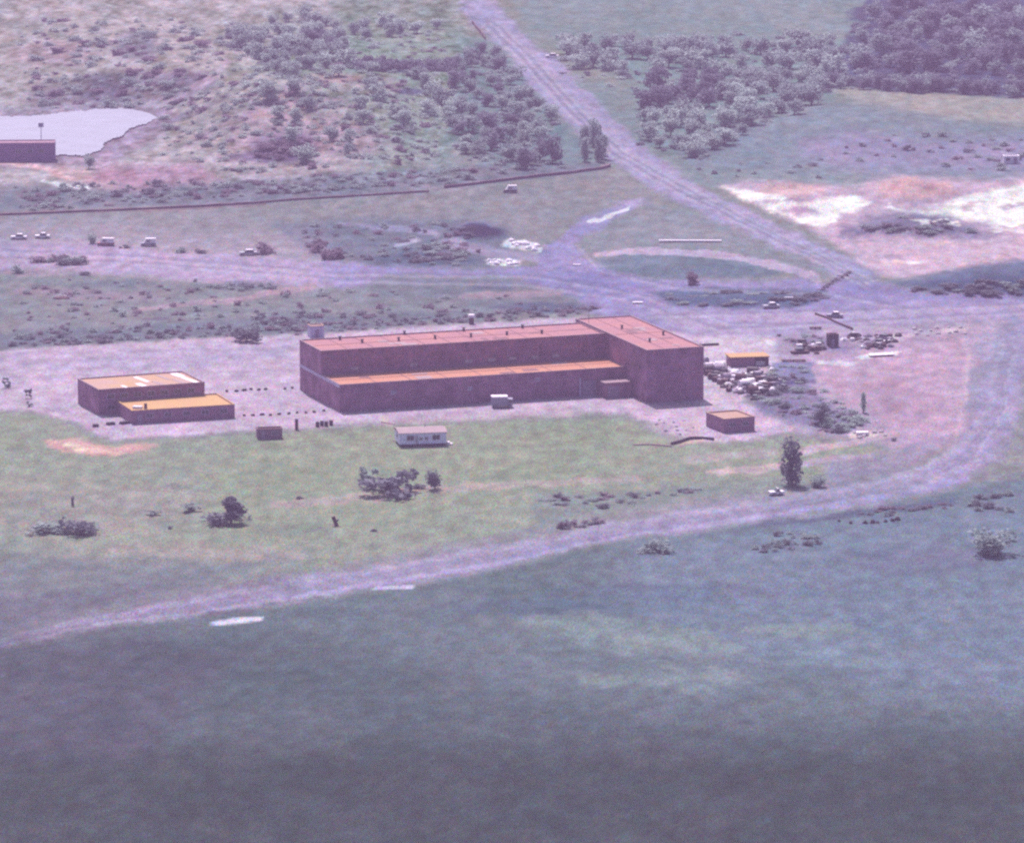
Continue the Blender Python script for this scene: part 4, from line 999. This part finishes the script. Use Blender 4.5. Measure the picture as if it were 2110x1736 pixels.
make_car(1702, 655, R(-8), M_GREY, 'grey car beside the dark rail across the road on the right', roofm=M_WHITE, L=4.0)
make_car(22, 494, R(0), M_WHITE, 'white car at the very left end of the upper track', L=4.2)
make_car(72, 492, R(2), M_WHITE, 'white car second from the left end of the upper track', L=3.9)
make_car(1124, 120, R(0), M_WHITE, 'white car on the grass right of the top of the diagonal road', L=4.4)
# box truck beside the hall
tr = empty('box_truck', 1013, 841, R(5), 'grey box truck with white roof parked in front of the hall', 'truck')
MB().box(0, 3.5, 0, 2.2, .55, 2.35).build('cargo_box', M_GREY, tr); MB().box(-.06, 3.56, -.06, 2.26, 2.354, 2.62).build('roof', M_WHITE, tr)
MB().prism([(0.05, .5), (2.15, .5), (2.15, 1.9), (.05, 1.9)], 3.56, 4.6).build('cab', M_GREY, tr)
MB().box(3.8, 4.4, .0, .046, 1.2, 1.75).build('window', M_GLASS, tr); MB().box(4.604, 4.64, .25, 1.95, 1.15, 1.78).build('windscreen', M_GLASS, tr)
MB().box(3.7, 4.7, .0, 2.2, 1.904, 2.0).build('cab_roof', M_GREY, tr)
MB().box(.1, 4.5, .3, 1.9, .35, .5).build('chassis', M_DARK, tr)
wheels(tr, (.8, 3.95), 2.2, .4)
for yy in (.35, 1.85): MB().box(4.604, 4.66, yy - .15, yy + .15, .7, .9).build('headlight', M_WHITE, tr)

# ------------------------------------------------------------------ low walls, rails, beams
def run_wall(name, pts, h, t, m, label, cat):
    P3 = [Vector(P(*p)) for p in pts]; fine = []
    for a, b in zip(P3[:-1], P3[1:]):
        n = max(2, int((b - a).length / 3.0))
        for i in range(n): q = a.lerp(b, i / n); q.z = float(height(q.x, q.y)); fine.append(q)
    fine.append(P3[-1]); vs = []; rr = random.Random(len(pts))
    for i, q in enumerate(fine):
        d = (fine[min(i + 1, len(fine) - 1)] - fine[max(i - 1, 0)]); n = Vector((-d.y, d.x, 0)).normalized() * t / 2; hh = h * (.85 + .3 * rr.random())
        vs += [q - n - Vector((0, 0, .3)), q + n - Vector((0, 0, .3)), q + n * .8 + Vector((0, 0, hh)), q - n * .8 + Vector((0, 0, hh))]
    fs = [(0, 3, 2, 1)]
    for i in range(len(fine) - 1):
        for k_ in range(4): fs.append((4 * i + k_, 4 * i + (k_ + 1) % 4, 4 * i + 4 + (k_ + 1) % 4, 4 * i + 4 + k_))
    e_ = 4 * (len(fine) - 1); fs.append((e_, e_ + 1, e_ + 2, e_ + 3))
    mb = MB(); mb.add(vs, fs); return tag(mb.build(name, m), label, cat)
M_OLDW = mat('old_wall', (0.13, 0.075, 0.10), var=.35, scale=.8)
run_wall('low_wall', [(916,388),(1000,378),(1113,364),(1180,357),(1240,349),(1256,344)], .75, .7, M_OLDW, 'right hand stretch of long low brown wall, ending by the slender trees', 'wall')
run_wall('low_wall', [(-40,446),(20,443),(250,434),(400,427),(540,418),(703,407),(883,396)], .55, .7, M_OLDW, 'longer left hand stretch of low brown wall below the rough hill', 'wall')
run_wall('fence', [(972,48),(985,64),(1000,84)], 1.1, .3, M_RUST, 'short dark fence on the left edge at the top of the diagonal road', 'fence')
rl = run_wall('rail', [(1679,648),(1702,656),(1728,668),(1756,680)], .55, .35, M_RUST, 'dark low rail slanting across the wide road at the right', 'rail')
run_wall('low_wall', [(1305,917),(1340,916),(1383,920)], .25, .5, M_COPE, 'pale low kerb wall on the grass below the wing of the hall', 'wall')
run_wall('low_wall', [(1383,916),(1400,912),(1420,905),(1450,904),(1470,907)], .55, .5, M_STONED, 'low dark broken wall below the small salmon roofed building', 'wall')
run_wall('low_wall', [(1415,716),(1440,713),(1480,711)], .5, .6, M_STONED, 'low dark wall running right from the back corner of the hall', 'wall')
def beam(u0, u1, v, h, d, m, label, name='beam', cat='beam', rot=0.0, legs=True):
    t = empty(name, u0, v, rot, label, cat); L = (u1 - u0) / pxm(v)
    MB().box(0, L, 0, d, .28, .28 + h).build('panel', m, t)
    for i in range(3): MB().box(L * (.1 + .4 * i) - .15, L * (.1 + .4 * i) + .15, .1, d - .1, -.3, .276).build('support', M_CONC, t)
    return t
beam(1357, 1486, 500, .35, 1.1, M_WHITE, 'long white beam lying on grass above the oval island', rot=R(-1))
beam(1793, 1846, 736, .2, 2.0, M_WHITE, 'long white slab at the foot of the rubble bank on the right', 'slab', 'slab', R(16))
beam(1303, 1324, 626, .12, 1.2, M_WHITE, 'small white board lying on the road behind the wing of the hall', 'board', 'board')
beam(1668, 1692, 679, .3, 1.0, M_RUST, 'dark brown beam on the road left of the dark upright hut', rot=R(5))
beam(1610, 1660, 746, .2, 1.2, M_RUST, 'long dark sheet lying right of the yellow roofed shed', 'metal_sheet', 'sheet', R(4))
beam(1180, 1196, 548, .1, .8, M_WHITE, 'tiny white board where the two tracks meet', 'board', 'board')
beam(1616, 1634, 617, .25, 1.2, M_SILVER, 'pale crate like slab at the tip of the long grass island', 'slab', 'slab')
beam(1765, 1790, 898, .5, 1.5, M_WHITE, 'white slab on the pink gravel near the road bend', 'slab', 'slab', R(8))
# booth, post, drums
bt = empty('booth', 967, 668, R(10), 'narrow dark booth with white top behind the hall', 'booth')
MB().box(0, 1.1, 0, 1.1, -.2, 1.6).build('body', M_RUST, bt); MB().box(-.15, 1.25, -.15, 1.25, 1.604, 2.3).build('top', M_WHITE, bt)
ps = empty('gate_post', 611, 885, R(5), 'single thick dark post at the grass edge in front of the hall', 'post')
MB().box(-.35, .35, -.3, .3, -.3, 2.3).build('shaft', M_RUST, ps); MB().box(-.42, .42, -.37, .37, 2.304, 2.5).build('cap', M_CONC, ps)
def make_drum(m, group, label):
    t = bpy.data.objects.new('drum', None); C.objects.link(t); tag(t, label, 'drum', group)
    b = MB().cyl(0, 0, 0, .36, .95, 12); b.cyl(0, 0, .28, .39, .06, 12); b.cyl(0, 0, .62, .39, .06, 12); b.build('body', m, t)
    MB().cyl(0, 0, .954, .33, .03, 12).build('lid', M_RUST, t); return t
dr = make_drum(M_DARK, 'dark drums at the grass edge', 'dark drum in the short row right of the thick post')
for i, (u, v) in enumerate([(654,879),(663,877),(672,878),(682,876)]):
    put(dr if i == 0 else copy_tree(dr), u, v, i * .7, 1.15)
# kerb stones
def make_block(label, group, m=M_STONED):
    b = MB(); b.box(-.55, .55, -.4, .4, -.15, .55, taper=.1); o = b.build('kerb_block', m); tag(o, label, 'block', group); return o
G1 = [(467,807),(487,807),(503,805),(517,803),(533,804),(547,803),(587,802),(602,800)]
G2 = [(503,857),(521,856.5),(540,855),(557,856),(575,854),(595,853),(612,851),(630,851),(647,849.5),(667,847)]
G3 = [(197,879),(228,875),(257,873)]
for pts, lb, gr, s_ in ((G1, 'dark marker block in the back row between the left buildings and the hall', 'back row of marker blocks', .8), (G2, 'dark marker block in the front row between the ochre roofed building and the hall', 'front row of marker blocks', .75), (G3, 'long dark block on the yard below the left corner of the ochre roofed building', 'long dark blocks by the ochre roofed building', 1.4)):
    src = make_block(lb, gr)
    for i, (u, v) in enumerate(pts): put(src if i == 0 else copy_tree(src), u, v, R(17) + .2 * i, (s_ * (1 + .3 * ((i * 7) % 3 - 1)) * (1.3 if s_ > 1 else 1), s_, s_ * (.8 if s_ > 1 else 1)))
src = tag(MB().rock(0, 0, 0, .55, .5, .6, random.Random(4)).build('boulder', M_STONED), 'dark boulder in the row on the bank below the lower road', 'boulder', 'boulders below the lower road')
for i, (u, v) in enumerate([(1728,1074),(1752,1078),(1782,1078),(1797,1077),(1808,1077),(1824,1075),(1838,1073),(1848,1071)]):
    put(src if i == 0 else copy_tree(src), u, v, i * 1.3, .7 + .5 * ((i * 5) % 4) / 3)
o = tag(MB().rock(0, 0, 0, .7, .5, .45, random.Random(6)).build('boulder', M_STONED), 'small black boulder alone in the middle of the meadow', 'boulder'); put(o, 770, 1094)
st_ = empty('tree_stump', 690, 1083, 0, 'dark leaning stump on the meadow left of the small black boulder', 'stump')
MB().bar((.5, 0, -.3), (-.4, 0, 1.9), .38, 8).build('trunk', M_RUST, st_); MB().bar((.1, 0, .8), (.7, 0, 1.3), .16, 6).build('branch', M_RUST, st_)
o = tag(MB().rock(0, 0, 0, 1.0, .8, .5, random.Random(9)).build('boulder', M_BOULDER), 'white boulder in the rough grass behind the yard', 'boulder'); put(o, 139, 611)
o = tag(MB().rock(0, 0, 0, 2.4, 1.5, .6, random.Random(10)).build('debris_heap', M_RUST), 'rusty heap beside the white boulder behind the yard', 'heap'); put(o, 126, 615)

# ------------------------------------------------------------------ scrap heap beside the hall
rr = random.Random(77)
def crate(m):
    t = bpy.data.objects.new('crate', None); C.objects.link(t); MB().box(-.6, .6, -.5, .5, -.1, .9).build('box', m, t)
    b = MB()
    for z_ in (.1, .45, .8): b.box(-.64, .64, -.56, -.504, z_ - .06, z_ + .06)
    b.build('slats', M_RUST, t); return t
def tank(m):
    t = bpy.data.objects.new('tank', None); C.objects.link(t); MB().cyl(-.9, 0, .75, .7, 1.8, 12, axis='x').build('shell', m, t)
    b = MB(); b.box(-.7, -.5, -.5, .5, -.1, .35); b.box(.5, .7, -.5, .5, -.1, .35); b.build('cradle', M_DARK, t); return t
def wreck(m):
    t = bpy.data.objects.new('car_wreck', None); C.objects.link(t)
    MB().prism([(0.05, .1), (1.65, .1), (1.7, .6), (.0, .55)], 0, 3.8).build('body', m, t)
    c = MB(); c.box(1.1, 3.0, .15, 1.55, .604, 1.15, taper=.18); c.build('cabin', M_GLASS, t); return t
def rub(m, sd_):
    return MB().rock(0, 0, 0, .9, .8, .7, random.Random(sd_)).build('rubble_block', m)
KD = [('crate', crate, 'crate'), ('tank', tank, 'tank'), ('car_wreck', wreck, 'car wreck'), ('rubble', rub, 'rubble')]
SRC = {}
def scrap(kind, m, tone, u, v, rot, sc, where, grp):
    key = (kind, tone)
    if key not in SRC:
        o = {'crate': crate, 'tank': tank, 'wreck': wreck}[kind](m) if kind != 'rubble' else rub(m, len(SRC)); SRC[key] = o
    else: o = copy_tree(SRC[key])
    put(o, u, v, rot, sc, dz=0.02)
    tag(o, '%s %s %s' % (tone, {'crate': 'slatted crate', 'tank': 'round tank', 'wreck': 'car wreck', 'rubble': 'rubble block'}[kind], where), {'crate': 'crate', 'tank': 'tank', 'wreck': 'wreck', 'rubble': 'rubble'}[kind], '%s %ss %s' % (tone, {'crate': 'crate', 'tank': 'tank', 'wreck': 'wreck', 'rubble': 'block'}[kind], grp))
TONES = {'white': M_WHITE, 'dark': M_DARK, 'grey': M_CONC, 'brown': M_RUST}
HEAP = [(1446,748),(1495,762),(1540,768),(1585,775),(1600,800),(1560,822),(1500,806),(1455,780)]
for i, (u, v) in enumerate(scatter(HEAP, 100, 8.0, 5)):
    kind = rr.choices(['crate', 'tank', 'wreck', 'rubble'], [5, 3, 2, 6])[0]; tone = rr.choices(['white', 'dark', 'grey', 'brown'], [4, 5, 3, 3])[0]
    sc = rr.uniform(.8, 1.5) if kind != 'wreck' else .9
    scrap(kind, TONES[tone], tone, u, v, rr.random() * 6.28, sc, 'in the scrap heap right of the hall', 'in the scrap heap')
for (u, v, kind, tone, sc) in [(1482,763,'tank','white',1.5),(1516,772,'rubble','white',2.0),(1552,776,'crate','white',1.2),(1532,800,'tank','white',1.35),(1560,798,'rubble','white',1.6),(1567,806,'rubble','white',1.5),(1546,806,'crate','white',1.2),(1456,770,'tank','dark',1.3),(1505,800,'wreck','dark',1.1),(1590,762,'rubble','white',.9)]:
    scrap(kind, TONES[tone], tone, u, v, .4, sc, 'in the scrap heap right of the hall', 'in the scrap heap')
for i, (u, v) in enumerate(scatter([(1655,705),(1690,708),(1700,730),(1670,730),(1640,716)], 14, 9, 8) + scatter([(1765,690),(1850,690),(1860,716),(1770,720)], 26, 9, 9) + scatter([(1735,690),(1760,690),(1760,706),(1736,704)], 6, 8, 10)):
    tone = rr.choices(['white', 'dark', 'brown', 'grey'], [2, 4, 6, 2])[0]; kind = rr.choices(['rubble', 'crate', 'wreck'], [6, 3, 1])[0]
    scrap(kind, TONES[tone], tone, u, v, rr.random() * 6.28, rr.uniform(.7, 1.3), 'on the rubble bank near the dark upright hut', 'on the rubble bank')
for i, (u, v) in enumerate(scatter([(1880,678),(1985,672),(1990,690),(1890,696)], 12, 14, 12) + scatter([(1760,888),(1830,888),(1835,900),(1760,904)], 7, 10, 13)):
    scrap('rubble', M_BOULDER, 'pale', u, v, rr.random() * 6, rr.uniform(.5, 1.0), 'scattered on the pink gravel inside the road bend', 'on the pink gravel')
for i, (u, v) in enumerate(scatter([(1340,862),(1400,868),(1440,886),(1430,900),(1360,890)], 10, 16, 14)):
    scrap('rubble', M_CONC, 'greyish', u, v, rr.random() * 6, rr.uniform(.3, .6), 'on the gravel below the wing of the hall', 'below the wing of the hall')
for i, (u, v) in enumerate(scatter([(1045,495),(1110,505),(1110,520),(1060,508)], 9, 9, 15) + scatter([(1008,538),(1062,536),(1062,546),(1008,546)], 8, 9, 16)):
    scrap('rubble', M_WHITE, 'white chalky', u, v, rr.random() * 6, rr.uniform(.8, 1.5), 'in the white patches right of the spoil heap', 'by the spoil heap')
